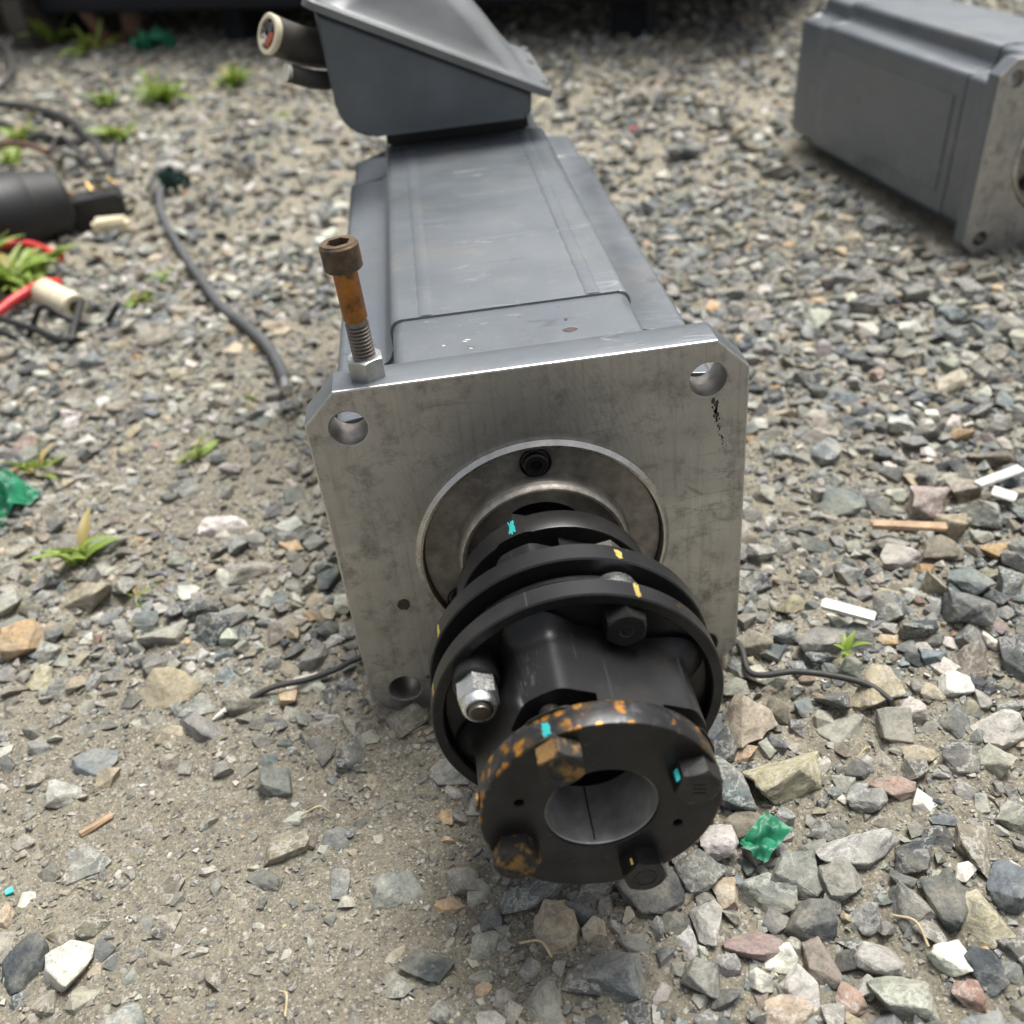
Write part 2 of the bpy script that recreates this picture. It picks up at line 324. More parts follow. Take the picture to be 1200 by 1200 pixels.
def catmull(pts, n=8):
    pts = [Vector(p) for p in pts]; P = [pts[0] * 2 - pts[1]] + pts + [pts[-1] * 2 - pts[-2]]; out = []
    for i in range(1, len(P) - 2):
        for k in range(n):
            t = k / n; a, b, c, d = P[i - 1:i + 3]
            out.append(.5 * (2 * b + (c - a) * t + (2 * a - 5 * b + 4 * c - d) * t * t + (3 * b - a - 3 * c + d) * t ** 3))
    out.append(P[-2]); return out
def tube(pts, r, n=8, seg=8, raw=False, flat=1.):
    path = [Vector(p) for p in pts] if raw else catmull(pts, n); bm = bmesh.new(); rings = []; up = Vector((0, 0, 1))
    for i, p in enumerate(path):
        t = (path[min(i + 1, len(path) - 1)] - path[max(i - 1, 0)]).normalized()
        s = t.cross(up); s = s.normalized() if s.length > 1e-4 else Vector((1, 0, 0)); w = s.cross(t)
        rr = r(i / (len(path) - 1)) if callable(r) else r
        rings.append([bm.verts.new(p + rr * (math.cos(2 * math.pi * k / seg) * s + flat * math.sin(2 * math.pi * k / seg) * w)) for k in range(seg)])
    for a, b in zip(rings, rings[1:]):
        for k in range(seg): bm.faces.new((a[k], a[(k + 1) % seg], b[(k + 1) % seg], b[k]))
    bm.faces.new(rings[0][::-1]); bm.faces.new(rings[-1]); return bm_me(bm, 'tube')
def hexa(cx, cz, af, y0, y1, ang=0., cham=True, bore=0.):
    """hexagonal head or nut, its outer end at y0 (towards -y)"""
    bm = bmesh.new(); n = 48; rings = []; sg = 1 if y1 > y0 else -1; ym = y0 + sg * .1 * af
    def hr(a): a = (a - ang) % (math.pi / 3); return af / 2 / math.cos(a - math.pi / 6)
    for y, lim in ((y1, 9), (ym, 9), (y0, af / 2 * .97)):
        ring = []
        for k in range(n):
            a = 2 * math.pi * k / n + ang; r = hr(a); yy = y
            if y == ym: yy = y0 + sg * (r - af / 2 * .96) * .62
            ring.append(bm.verts.new((cx + min(r, lim) * math.cos(a), yy, cz + min(r, lim) * math.sin(a))))
        rings.append(ring)
    if bore: rings.append([bm.verts.new((cx + bore * math.cos(2 * math.pi * k / n + ang), y0, cz + bore * math.sin(2 * math.pi * k / n + ang))) for k in range(n)])
    if bore: rings.append([bm.verts.new((cx + bore * math.cos(2 * math.pi * k / n + ang), y1, cz + bore * math.sin(2 * math.pi * k / n + ang))) for k in range(n)])
    for a, b in zip(rings, rings[1:]):
        for k in range(n): bm.faces.new((a[k], b[k], b[(k + 1) % n], a[(k + 1) % n]))
    if not bore: bm.faces.new(rings[-1])
    return bm_me(bm, 'hex')
def thread_prof(y0, y1, r, pitch):
    p = [(y0, 0), (y0, r * .82)]; y = y0 + .0006
    while y < y1 - pitch: p += [(y, r * .86), (y + pitch * .4, r), (y + pitch * .6, r)]; y += pitch
    return p + [(y1, r * .86), (y1, 0)]
def surf_patch(theta0, theta1, y0, y1, r, n=6, jit=.15, cx=0, cz=0):
    """thin dab of paint lying on a cylinder of radius r round the motor axis"""
    bm = bmesh.new(); g = []
    for i in range(n + 1):
        row = []
        for j in range(n + 1):
            a = theta0 + (theta1 - theta0) * i / n; y = y0 + (y1 - y0) * j / n
            if i in (0, n): a += random.uniform(-1, 1) * jit * (theta1 - theta0)
            if j in (0, n): y += random.uniform(-1, 1) * jit * (y1 - y0)
            row.append(bm.verts.new((cx + r * math.cos(a), y, cz + r * math.sin(a))))
        g.append(row)
    for i in range(n):
        for j in range(n): bm.faces.new((g[i][j], g[i + 1][j], g[i + 1][j + 1], g[i][j + 1]))
    bmesh.ops.solidify(bm, geom=bm.faces[:], thickness=.00025); return bm_me(bm, 'dab')
def flat_dab(pts, th):
    bm = bmesh.new(); a = [bm.verts.new(p) for p in pts]; b = [bm.verts.new(Vector(p) + Vector(th)) for p in pts]; n = len(pts)
    bm.faces.new(a[::-1]); bm.faces.new(b)
    for k in range(n): bm.faces.new((a[k], a[(k + 1) % n], b[(k + 1) % n], b[k]))
    return bm_me(bm, 'dab')
# ------------------------------------------------------------------ the ground
def axis(lo, hi, step, out, mx):
    a = list(np.arange(lo, hi, step)); s = step; x = hi
    while x < mx: a.append(x); s *= 1.09; x += s
    a.append(mx); s = step; x = lo - step; left = []
    while x > -mx: left.append(x); s *= 1.09; x -= s
    return np.array(left[::-1][0:] + a) if not out else np.array([-mx] + left[::-1] + a)
gx = axis(-.62, .62, .006, True, 60.); gy = axis(-.42, 1.0, .006, True, 60.)
X, Y = np.meshgrid(gx, gy); Z = hgt(X, Y); nx, ny = len(gx), len(gy)
idx = np.arange(nx * ny).reshape(ny, nx)
quads = np.stack([idx[:-1, :-1], idx[:-1, 1:], idx[1:, 1:], idx[1:, :-1]], -1).reshape(-1, 4)
def np_mesh(name, v, f):
    me = bpy.data.meshes.new(name); k = f.shape[1]
    me.vertices.add(len(v)); me.vertices.foreach_set('co', np.ascontiguousarray(v, np.float32).ravel())
    me.loops.add(f.size); me.loops.foreach_set('vertex_index', np.ascontiguousarray(f, np.int32).ravel())
    me.polygons.add(len(f)); me.polygons.foreach_set('loop_start', np.arange(0, f.size, k, dtype=np.int32))
    me.update(calc_edges=True); return me
ground = link('ground', np_mesh('ground', np.stack([X.ravel(), Y.ravel(), Z.ravel()], 1), quads), 'dirt', smooth=180); tag(ground, kind='structure')
# ------------------------------------------------------------------ motors
def body_profile(k=0., hw=.0745, top=.125):
    q = []                                            # right top quarter, from the top centre to the middle of the right side
    def arc(cx, cz, r, a0, a1, n=6):
        for i in range(n + 1): a = R(a0 + (a1 - a0) * i / n); q.append((cx + r * math.cos(a), cz + r * math.sin(a)))
    arc(hw - .007 - k, top - .007 - k, .007, 90, 0)
    arc(hw + .010 - k, .106 - k, .010, 180, 255)
    arc(.106 - k, .0875 - k, .007, 75, 0)
    full = q + [(x, -z) for x, z in q[::-1]]; full = full + [(-x, z) for x, z in full[::-1]]
    return full
def motor(loc, rz, roll, label, s=1., box_=True, group='grey-blue servo motors'):
    t = empty('electric_motor', loc, label, 'motor', group); t.rotation_euler = (0, roll, rz); t.scale = (s, s, s)
    w, c, h = .125, .019, .1012
    out = [(-w, -w + c), (-w + c, -w), (w - c, -w), (w, -w + c), (w, w - c), (w - c, w), (-w + c, w), (-w, w - c)]
    me = holed(out, [circle(i * h, j * h, .0103, 40) for i in (-1, 1) for j in (-1, 1)] + [circle(0, 0, .0745, 96)], 0, .025, .0012)
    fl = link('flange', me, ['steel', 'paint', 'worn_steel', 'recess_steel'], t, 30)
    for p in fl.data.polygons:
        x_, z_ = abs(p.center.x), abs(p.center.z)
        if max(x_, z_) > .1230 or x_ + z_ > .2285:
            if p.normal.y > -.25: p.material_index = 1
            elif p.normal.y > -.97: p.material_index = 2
        elif p.normal.y > -.5: p.material_index = 3  # hole walls get a darker steel, shade inside them put into the colour
    link('pilot_ring', lathe([(.0245, .0735), (-.0035, .0735), (-.0044, .0742), (-.0044, .0757), (-.0018, .0782), (.006, .0785)], 128), 'worn_steel', fl, 40)
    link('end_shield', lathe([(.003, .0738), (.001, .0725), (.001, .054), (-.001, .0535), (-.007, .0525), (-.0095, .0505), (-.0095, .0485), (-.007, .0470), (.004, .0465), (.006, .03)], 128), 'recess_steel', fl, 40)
    for ang in (90, 210, 330):
        cx, cz = .0625 * math.cos(R(ang)), .0625 * math.sin(R(ang))
        sc = link('counterbore', lathe([(.0005, .0095), (-.0012, .0095), (-.0012, .0088), (.0005, .0080)], 40, cx=cx, cz=cz), 'dark_socket', fl, 40)
        link('socket_screw', lathe([(.0005, .0072), (-.0030, .0072), (-.0038, .0064), (-.0038, .0036), (-.0005, .0034), (-.0005, 0)], 36, cx=cx, cz=cz), 'black_oxide', fl, 40)
    link('seal_lip', lathe([(-.006, .0526), (-.0095, .0522), (-.0112, .0506), (-.0108, .0490), (-.008, .0478)], 128), 'lip_steel', fl, 60)
    # housing: front section, seam, long section, rear bell
    fh = link('front_housing', prism(body_profile(.0012, .0742), .0245, .0815, .0008), 'paint', t, 40)
    link('seam', prism(body_profile(.004), .08, .086), 'black_rubber_and_shade', fh)
    bh = link('body_housing', prism(body_profile(0, .0745), .0823, .470, .0008), 'paint', t, 40)
    for sgn in (-1, 1):
        pts = [(sgn * .0515, .083 + i * .0048, .1248) for i in range(80)]
        link('weld_bead', tube(pts, lambda q: .0048 + .0003 * math.sin(q * 95 + sgn) + .0002 * math.sin(q * 241), raw=True, seg=14, flat=.17), 'paint', bh, 60)
        link('side_panel', box((sgn * .1132, .275, 0), (.003, .35, .128), .0012), 'paint', bh, 40)
    rb = link('rear_housing', prism(body_profile(.003, .0745), .4715, .560, .004, 3), 'paint', t, 40)
    link('rear_seam', prism(body_profile(.007), .468, .474), 'black_rubber_and_shade', rb)
    link('rear_cover', lathe([(.559, .085), (.60, .085), (.612, .075), (.612, 0)], 48), 'paint', t, 40)
    link('shaft', lathe([(.02, .0245), (-.075, .0245), (-.0765, .023), (-.0765, 0)], 64), 'worn_steel', t, 40)
    if not box_: return t
    # terminal box with its slanting lid
    y0, y1 = .440, .600
    pts = []
    for a in range(180, 271, 15): pts.append((-.080 + .030 * math.cos(R(a)), .172 + .030 * math.sin(R(a))))
    for a in range(270, 346, 15): pts.append((.054 + .007 * math.cos(R(a)), .149 + .007 * math.sin(R(a))))
    pts += [(.062, .1625), (-.1135, .2475)]
    tb = link('terminal_box', prism(pts, y0, y1, .005, 4), 'box_paint', t, 40)
    link('neck', box((-.006, .530, .134), (.132, .112, .024), .003), 'black_rubber_and_shade', tb)  # neck coloured black to stand for the shadow under the box
    U = Vector((-.193, 0, .093)).normalized(); V = Vector((0, 1, 0)); Nn = Vector((.093, 0, .193)).normalized(); O = Vector((.0785, y0 - .008, .1565))
    def P(u, v, n): return O + U * u + V * v + Nn * n
    def rrect(u0, u1, v0, v1, r, n=5):
        o = []
        for cu, cv, a0 in ((u1 - r, v1 - r, 0), (u0 + r, v1 - r, 90), (u0 + r, v0 + r, 180), (u1 - r, v0 + r, 270)):
            for i in range(n + 1): a = R(a0 + 90 * i / n); o.append((cu + r * math.cos(a), cv + r * math.sin(a)))
        return o
    LU, LV = .223, .178
    def loft(layers):
        bm = bmesh.new(); rings = [[bm.verts.new(P(u, v, n)) for u, v in lp] for n, lp in layers]; m = len(rings[0])
        for a, b in zip(rings, rings[1:]):
            for k in range(m): bm.faces.new((a[k], a[(k + 1) % m], b[(k + 1) % m], b[k]))
        bm.faces.new(rings[0][::-1]); bm.faces.new(rings[-1]); return bm_me(bm, 'loft')
    lid = link('lid', loft([(0, rrect(0, LU, 0, LV, .012)), (.006, rrect(0, LU, 0, LV, .012)), (.0075, rrect(.0015, LU - .0015, .0015, LV - .0015, .011)),
                            (.0075, rrect(.020, LU - .015, .010, LV - .010, .018)), (.010, rrect(.026, LU - .018, .0125, LV - .0125, .02)), (.018, rrect(.042, LU - .023, .017, LV - .017, .024)),
                            (.032, rrect(.066, LU - .030, .023, LV - .023, .028)), (.048, rrect(.096, LU - .038, .030, LV - .030, .03)), (.057, rrect(.118, LU - .046, .038, LV - .038, .028)), (.060, rrect(.132, LU - .056, .048, LV - .048, .02))]), 'lid_paint', tb, 25)
    for u, v in ((.009, .014), (.012, .10), (.009, .165), (LU - .010, .012), (LU - .010, .165), (LU * .5, LV - .006)):
        bm = bmesh.new(); bmesh.ops.create_cone(bm, cap_ends=True, segments=16, radius1=.0042, radius2=.0034, depth=.004)
        o = link('lid_screw', bm_me(bm, 'lid_screw'), 'zinc', tb); o.matrix_local = Matrix.Translation(P(u, v, .009)) @ Nn.to_track_quat('Z', 'Y').to_matrix().to_4x4()
    # cut cable ends leaving the box on its left
    yc = .49; A = Vector((-.102, yc, .206)); B = A + Vector((-.052, -.036, .026))
    jk = link('power_cable', tube([A + Vector((.02, 0, -.008)), A, A.lerp(B, .5) + Vector((0, 0, -.003)), B], .0158, 8, 28), 'cable_brown', t, 40)
    ax = (B - A).normalized()
    def along(o, pos): o.matrix_local = Matrix.Translation(pos) @ ax.to_track_quat('Y', 'Z').to_matrix().to_4x4(); return o
    along(link('jacket_end', lathe([(-.003, .0157), (.002, .0166), (.003, .0155), (.003, .0126), (-.001, .0118)], 40, True), 'cream', jk, 40), B)
    along(link('screen', lathe([(0.0005, .0124), (.001, 0)], 32), 'cable_black', jk), B)
    for k, (a, rr, mt) in enumerate([(200, .0088, 'copper_red'), (250, .0092, 'copper_red'), (130, .009, 'cable_grey'), (60, .0088, 'cable_black'), (320, .0088, 'pale_wire'), (0, .008, 'cable_grey')]):
        q = B + (ax.to_track_quat('Y', 'Z') @ Vector((rr * .72 * math.cos(R(a)), 0, rr * .72 * math.sin(R(a)))))
        along(link('core', lathe([(-.001, .0040), (.0030, .0040), (.0035, .0034), (.0028, 0)], 18), mt, jk, 40), q)
    A2 = Vector((-.10, yc - .02, .186)); B2 = A2 + Vector((-.046, -.022, .016))
    sc = link('signal_cable', tube([A2 + Vector((.02, 0, -.004)), A2, A2.lerp(B2, .5) + Vector((0, 0, -.003)), B2], .0078, 8, 20), 'cable_black', t, 40)
    ax = (B2 - A2).normalized(); along(link('cable_end', lathe([(-.002, .0079), (.0015, .0075), (.002, 0)], 24), 'pale_wire', sc, 40), B2)
    along(link('cable_gland', lathe([(-.02, .021), (-.006, .021), (-.004, .019), (-.004, .015)], 40), 'cable_grey', jk, 40), A + Vector((-.006, 0, .002)))
    # clear marks on the flange face
    AN = np.linspace(0, 2 * math.pi, 16, endpoint=False); ru = random.uniform
    for cx, cz, rx, rz_ in ((-.091, -.029, .0042, .0048), (-.083, -.0935, .003, .0016), (-.0795, -.089, .0018, .003)):
        link('stain', flat_dab([(cx + rx * math.cos(a) * ru(.8, 1.1), .0002, cz + rz_ * math.sin(a) * ru(.8, 1.1)) for a in AN], (0, -.0005, 0)), 'dark_stain', fl, 0)
    z, x = .0885, .1045
    for k in range(34):
        z -= ru(.0004, .0018); x += ru(-.0005, .0009); r_ = ru(.0003, .0013) * (1.2 - k / 34); dx = ru(-.0012, .0012)
        link('oil_run', flat_dab([(x + dx + r_ * math.cos(a) * ru(.5, 1.2), .0002, z + 1.7 * r_ * math.sin(a) * ru(.5, 1.2)) for a in AN[::2]], (0, -.0004, 0)), 'dark_stain', fl, 0)
    for (u, v, r1, r2) in ((668, 386, .0042, .0030), (663, 374, .0012, .0016), (648, 345, .002, .0012)):
        q = G(u, v, .124); link('chip_mark', flat_dab([(q.x + r1 * math.cos(a) * ru(.85, 1.1), q.y + r2 * math.sin(a) * ru(.8, 1.1), .1236) for a in AN], (0, 0, .0004)), 'dark_stain', fh, 0)
    for (u, v) in ((545, 400), (552, 408), (548, 398), (563, 421), (566, 416), (590, 418), (600, 414), (612, 410), (640, 352), (626, 345), (520, 405)):
        q = G(u, v, .124); a0 = ru(-.6, .6); l_ = ru(.0008, .0024)
        link('scratch', flat_dab([(q.x + dx * math.cos(a0) * l_ - dy * .0003, q.y + dx * math.sin(a0) * l_ + dy * .0006, .1236) for dx, dy in ((-1, 0), (-.3, -1), (.6, -.6), (1, .3), (.2, 1), (-.7, .6))], (0, 0, .0004)), 'pale_wire', fh, 0)
    return t
motor((0, 0, 0), 0, 0, 'grey-blue motor with bare square flange, slanted terminal box and black coupling fitted to it')
m2s = .88
g2 = G(1129, 287, GZ + .019 * m2s); rz2 = R(6.5)
q = Matrix.Rotation(rz2, 3, 'Z') @ Matrix.Rotation(R(3.2), 3, 'Y') @ Vector((-.125 * m2s, 0, -.106 * m2s))
mo2 = motor(g2 - q, rz2, R(3.2), 'grey-blue motor lying by itself on the gravel with nothing fitted on its shaft', m2s, False)
# ------------------------------------------------------------------ flexible coupling on the shaft
cp = empty('shaft_coupling', (0, -.12, 0), 'black steel flexible disc coupling with rusty spots, clamped on the motor shaft', 'coupling')
cpm = Matrix.Translation((0, .12, 0))
def cpart(name, me, mat, parent=None, sm=35):
    if parent is None: me.transform(cpm)
    else: me.transform(cpm)
    return link(name, me, mat, parent or cp, sm)
# materials of the coupling read object coordinates; parts keep the coupling's own frame
FLAT = 66
def hub_r(th, d):
    """outer radius of the hub body; d = distance from the disc face (0) towards the clamp ring"""
    ph = (math.degrees(th) - FLAT + 45) % 90 - 45
    rf = .0465 / math.cos(R(ph)); rc = .0570
    k = .0022; hsm = max(k - abs(rf - rc), 0) / k; r = min(rf, rc) - hsm * hsm * k / 4
    corner = max(0, 1 - abs(abs(ph) - 45) / 24)
    r += (.010 * corner + .002) * max(0, 1 - d / .012) ** 2
    return r
def hub(y0, y1, gap0, gap1, sgn):
    """y0 = at the disc, y1 = at the clamp ring"""
    bm = bmesh.new(); n = 240; L = abs(y1 - y0); ys = sorted(set([0, .0008, .0018, .003, .0045, .006, .008, .010, .0125, L * .45, L * .6, gap0 - .0006, gap0, gap1, gap1 + .0006, L])); rings = []
    for d in ys:
        ring = []
        for k in range(n):
            th = 2 * math.pi * k / n; r = hub_r(th, d); ph = (math.degrees(th) - FLAT - 45 + 45) % 90 - 45
            if gap0 - 1e-6 <= d <= gap1 + 1e-6 and abs(ph) < 25: r = .034
            if d > gap1 + 1e-5 and abs(ph) >= 25: r = max(r, hub_r(th, d))
            ring.append(bm.verts.new((r * math.cos(th), y0 + sgn * d, r * math.sin(th))))
        rings.append(ring)
    for a, b in zip(rings, rings[1:]):
        for k in range(n): bm.faces.new((a[k], b[k], b[(k + 1) % n], a[(k + 1) % n]))
    return bm_me(bm, 'hub')
def clamp(y0, y1):
    out = circle(0, 0, .056, 128); holes = [circle(0, 0, .0262, 72)]
    for a in (161, -27): holes.append(circle(.0392 * math.cos(R(a)), .0392 * math.sin(R(a)), .0022, 14))
    return holed(out, holes, y0, y1, .0009)
fr = cpart('clamp_ring', clamp(-.199, -.185), 'black_oxide_rusted', None, 30)
rr_ = cpart('clamp_ring', clamp(-.056, -.040), 'black_oxide', None, 30)
cpart('hub', hub(-.131, -.186, .044, .0535, -1), 'black_oxide', None, 32)
cpart('hub', hub(-.100, -.055, .034, .0435, 1), 'black_oxide', None, 32)
fd = cpart('disc_flange', lathe([(-.124, .030), (-.124, .0737), (-.1248, .0745), (-.1352, .0745), (-.136, .0737), (-.136, .0690), (-.1352, .0682), (-.1295, .0678), (-.1285, .0668), (-.1285, .03)], 160), 'black_oxide', None, 35)
rd = cpart('disc_flange', lathe([(-.1085, .030), (-.1085, .0737), (-.1077, .0745), (-.0968, .0745), (-.096, .0737), (-.096, .0690), (-.1015, .0678), (-.1035, .0668), (-.1035, .03)], 160), 'black_oxide', None, 35)
for k in range(4):
    y = -.1105 - k * .0036
    cpart('disc_pack', lathe([(y, .03), (y, .0655), (y - .0028, .0655), (y - .0028, .03)], 96, True), 'dark_socket', None, 40)
sl_ = cpart('bore_sleeve', lathe([(-.1975, .0268), (-.1980, .0258), (-.1970, .0253), (-.150, .0253), (-.150, .0275)], 96), 'bore_steel', fr, 40)
cpart('bore_slit', box((-.004, -.174, -.02505), (.0009, .044, .0004)), 'thread_steel', fr)
cpart('bore_shade_disc', lathe([(-.142, .03), (-.142, 0)], 48), 'dark_socket', fr)  # dark disc closing the bore, its colour stands for the darkness deep inside
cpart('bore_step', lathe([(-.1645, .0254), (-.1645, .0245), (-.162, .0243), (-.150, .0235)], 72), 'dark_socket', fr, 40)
cpart('set_screw_hole', lathe([(0, .0048), (.0012, .0048), (.0012, .0036), (0, .0034)], 24), 'rusted_bolt', fr).data.transform(Matrix.Translation((0, .12, 0)) @ Matrix.Translation((.0555 * math.cos(R(170)), -.192, .0555 * math.sin(R(170)))) @ Matrix.Rotation(R(80), 4, 'Z') @ Matrix.Translation((0, -.12, 0)))
cpart('set_screw', lathe([(0, .0036), (.0004, 0)], 24), 'dark_socket', fr).data.transform(Matrix.Translation((0, .12, 0)) @ Matrix.Translation((.0558 * math.cos(R(170)), -.192, .0558 * math.sin(R(170)))) @ Matrix.Rotation(R(80), 4, 'Z') @ Matrix.Translation((0, -.12, 0)))
for i, (a, hx, mt) in enumerate([(112.5, 32, 'rusted_bolt'), (21.5, 8, 'bolt_black'), (-156.5, 62, 'rusted_bolt'), (-67.5, 47, 'bolt_black')]):
    cx, cz = .0452 * math.cos(R(a)), .0452 * math.sin(R(a))
    hb = cpart('clamp_bolt', hexa(cx, cz, .0192, -.2090, -.1988, R(hx)), mt, None, 28)
    if i < 2: cpart('thread', lathe(thread_prof(-.187, -.174, .0052, .00135), 28, cx=cx, cz=cz), 'thread_steel', hb, 30)
    if i == 1:
        for k in range(3): cpart('head_mark', box((cx, -.2091, cz + (k - 1) * .0027), (.0062, .0005, .0006), .0001, rot=Matrix.Rotation(R(12), 3, 'Y')), 'black_oxide', hb)
    else: cpart('head_mark', lathe([(-.2088, .0058), (-.2093, .0057), (-.2093, .0050), (-.2088, .0049)], 32, cx=cx, cz=cz), mt, hb, 40)
for a, hx in ((22, 15), (112, 40), (202, 10), (292, 50)):
    cx, cz = .0452 * math.cos(R(a)), .0452 * math.sin(R(a))
    cpart('clamp_bolt', hexa(cx, cz, .0172, -.0402, -.032, R(hx)), 'black_oxide', None, 28)
# bolts through the discs
def at(a, r=.0600): return r * math.cos(R(a)), r * math.sin(R(a))
cx, cz = at(65.5, .0590)
b1 = cpart('disc_bolt', hexa(cx, cz, .0185, -.1425, -.1283, R(25)), 'bolt_black', None, 28)
cpart('head_dimple', lathe([(-.1426, .0035), (-.1422, .0022), (-.1420, 0)], 24, cx=cx, cz=cz), 'thread_steel', b1, 40)
cpart('bushing', lathe([(-.1245, .0128), (-.1160, .0128), (-.1150, .0122), (-.1115, .0115), (-.1115, 0)], 32, cx=at(66, .0585)[0], cz=at(66, .0585)[1]), 'zinc', b1, 40)
cpart('nut', hexa(cx, cz, .0185, -.0975, -.084, R(10)), 'thread_steel', b1, 28)
cx, cz = at(145, .0598)
b2 = cpart('disc_bolt', lathe([(-.1283, .0115), (-.1435, .0115), (-.1445, .0105), (-.1445, .005)], 48, cx=cx, cz=cz), 'black_oxide', None, 40)
nn = cpart('nut', hexa(cx, cz, .0180, -.1560, -.1443, R(38), True, .0062), 'zinc', b2, 28)
cpart('nut_collar', lathe([(-.1552, .0086), (-.1592, .0084), (-.1606, .0074), (-.1606, .0064), (-.1550, .0062)], 40, cx=cx, cz=cz), 'bright_zinc', b2, 40)
cpart('thread', lathe(thread_prof(-.1625, -.145, .0056, .0014), 32, cx=cx, cz=cz), 'thread_steel', b2, 30)
for a in (245, 335):
    cx, cz = at(a, .0595); ob = cpart('disc_bolt', hexa(cx, cz, .0185, -.1425, -.1283, R(20)), 'black_oxide', None, 28)
    cpart('nut', hexa(cx, cz, .0185, -.0975, -.084, R(10)), 'black_oxide', ob, 28)
# paint dabs
for a0, a1, y0, y1, r, mt, par in [(109, 112.5, -.0515, -.041, .0562, 'cyan_paint', rr_), (110.5, 114, -.1975, -.1905, .0562, 'cyan_paint', fr), (63.5, 65.5, -.1345, -.1255, .0747, 'yellow_paint', fd), (66, 68.5, -.106, -.100, .0747, 'yellow_paint', rd),
                                   (161, 164, -.134, -.127, .0747, 'yellow_paint', fd), (150, 152, -.107, -.099, .0747, 'yellow_paint', rd), (45, 47, -.131, -.126, .0747, 'rusted_bolt', fd)]:
    me = surf_patch(R(a0), R(a1), y0, y1, r); cpart('paint_mark', me, mt, par)
hub_f = [o for o in cp.children if o.name.startswith('hub')][0]
for k in range(26):
    a0 = random.gauss(114, 4.5); y_ = random.uniform(-.172, -.147); l_ = random.uniform(.002, .007); th = R(a0)
    cpart('scratch', surf_patch(th, th + R(random.uniform(.25, .6)), y_, y_ + l_, hub_r(th, .02) + .0002, 3, .25), random.choice(('thread_steel', 'thread_steel', 'worn_steel')), hub_f, 0)
hx2 = at(21.5, .0452)
hx4 = at(-67.5, .0452); cpart('paint_mark', box((hx4[0] - .0052, -.2045, hx4[1] + .0082), (.0022, .0035, .0004), .0001, rot=Matrix.Rotation(R(-20), 3, 'Y')), 'yellow_paint', fr)
cpart('paint_mark', box((hx2[0] - .0079, -.2035, hx2[1] + .0058), (.0004, .006, .0050), .0001, rot=Matrix.Rotation(R(38), 3, 'Y')), 'cyan_paint', fr)
# ------------------------------------------------------------------ rusty bolt standing on the flange
bx, by, bz = -.0862, .0155, .1245
rbt = empty('cap_screw', (bx, by, bz), 'rusty orange socket head bolt standing upright in a shiny hex nut on the flange', 'bolt')
def zl(me): me.transform(Matrix(((1, 0, 0, 0), (0, 0, 1, 0), (0, 1, 0, 0), (0, 0, 0, 1)))); me.flip_normals(); return me
link('hex_nut', zl(hexa(0, 0, .0188, .0120, 0, R(12), True, .0062)), 'dull_zinc', rbt, 28)
link('thread', zl(lathe(thread_prof(.002, .0335, .0064, .0021), 32)), 'thread_steel', rbt, 30)
link('shank', zl(lathe([(.033, .0055), (.0345, .0066), (.0615, .0066), (.0625, .0072)], 40)), 'rust_shank', rbt, 40)
hd = link('head', zl(lathe([(.0620, .006), (.0620, .0094), (.0628, .0102), (.0748, .0102), (.0762, .0090)], 48)), 'rust_head', rbt, 38)
hs_ = bmesh.new(); rg = []
for rr0, zz0 in ((.0092, .07635), (.0061, .0764), (.0058, .0712), (.0001, .0704)):
    rg.append([hs_.verts.new(((rr0 if rr0 > .007 else rr0 / math.cos(((k / 36 * 2 * math.pi) % (math.pi / 3)) - math.pi / 6) * .9) * math.cos(k / 36 * 2 * math.pi), (rr0 if rr0 > .007 else rr0 / math.cos(((k / 36 * 2 * math.pi) % (math.pi / 3)) - math.pi / 6) * .9) * math.sin(k / 36 * 2 * math.pi), zz0)) for k in range(36)])
for a_, b_ in zip(rg, rg[1:]):
    for k in range(36): hs_.faces.new((a_[k], a_[(k + 1) % 36], b_[(k + 1) % 36], b_[k]))
link('socket', bm_me(hs_, 'socket'), 'rust_head', hd, 25)
rbt.rotation_euler = (R(-1), R(-1.5), R(20))
# ------------------------------------------------------------------ stones
def rock(npts, sub, seed, flat=.65):
    r = random.Random(seed); bm = bmesh.new()
    for k in range(npts):
        v = Vector((r.gauss(0, 1), r.gauss(0, 1), r.gauss(0, 1))).normalized()
        p = r.uniform(.86, 1.0); e = 2.6
        s = (abs(v.x) ** e + abs(v.y) ** e + abs(v.z) ** e) ** (-1 / e)
        bm.verts.new(v * s * p)
    res = bmesh.ops.convex_hull(bm, input=bm.verts)
    bmesh.ops.delete(bm, geom=list({g for g in res['geom_interior'] + res['geom_unused'] if isinstance(g, bmesh.types.BMVert)}), context='VERTS')
    bmesh.ops.dissolve_limit(bm, angle_limit=R(12), verts=bm.verts, edges=bm.edges)
    if sub:
        bmesh.ops.bevel(bm, geom=bm.edges[:], offset=.036 if sub == 1 else .035, segments=1, affect='EDGES', clamp_overlap=True)
        bmesh.ops.triangulate(bm, faces=bm.faces)
        for lim in ((.5, .3, .22) if sub == 1 else ()):
            bmesh.ops.subdivide_edges(bm, edges=[e for e in bm.edges if e.calc_length() > lim], cuts=1); bmesh.ops.triangulate(bm, faces=bm.faces)
        off = Vector((seed * 3.1, 0, 0))
        for v in bm.verts:
            v.co += v.co.normalized() * (.07 * mnoise.noise(v.co * 1.6 + off) + .055 * mnoise.noise(v.co * 4.2 + off) + .035 * mnoise.noise(v.co * 9.5 + off))
    else: bmesh.ops.triangulate(bm, faces=bm.faces)
    lo = Vector([min(v.co[i] for v in bm.verts) for i in range(3)]); hi = Vector([max(v.co[i] for v in bm.verts) for i in range(3)])
    for v in bm.verts: v.co = Vector(((v.co[i] - (lo[i] + hi[i]) / 2) / (hi[i] - lo[i]) for i in range(3)))
    me = bm_me(bm, 'stone')
    return me
BIG = []
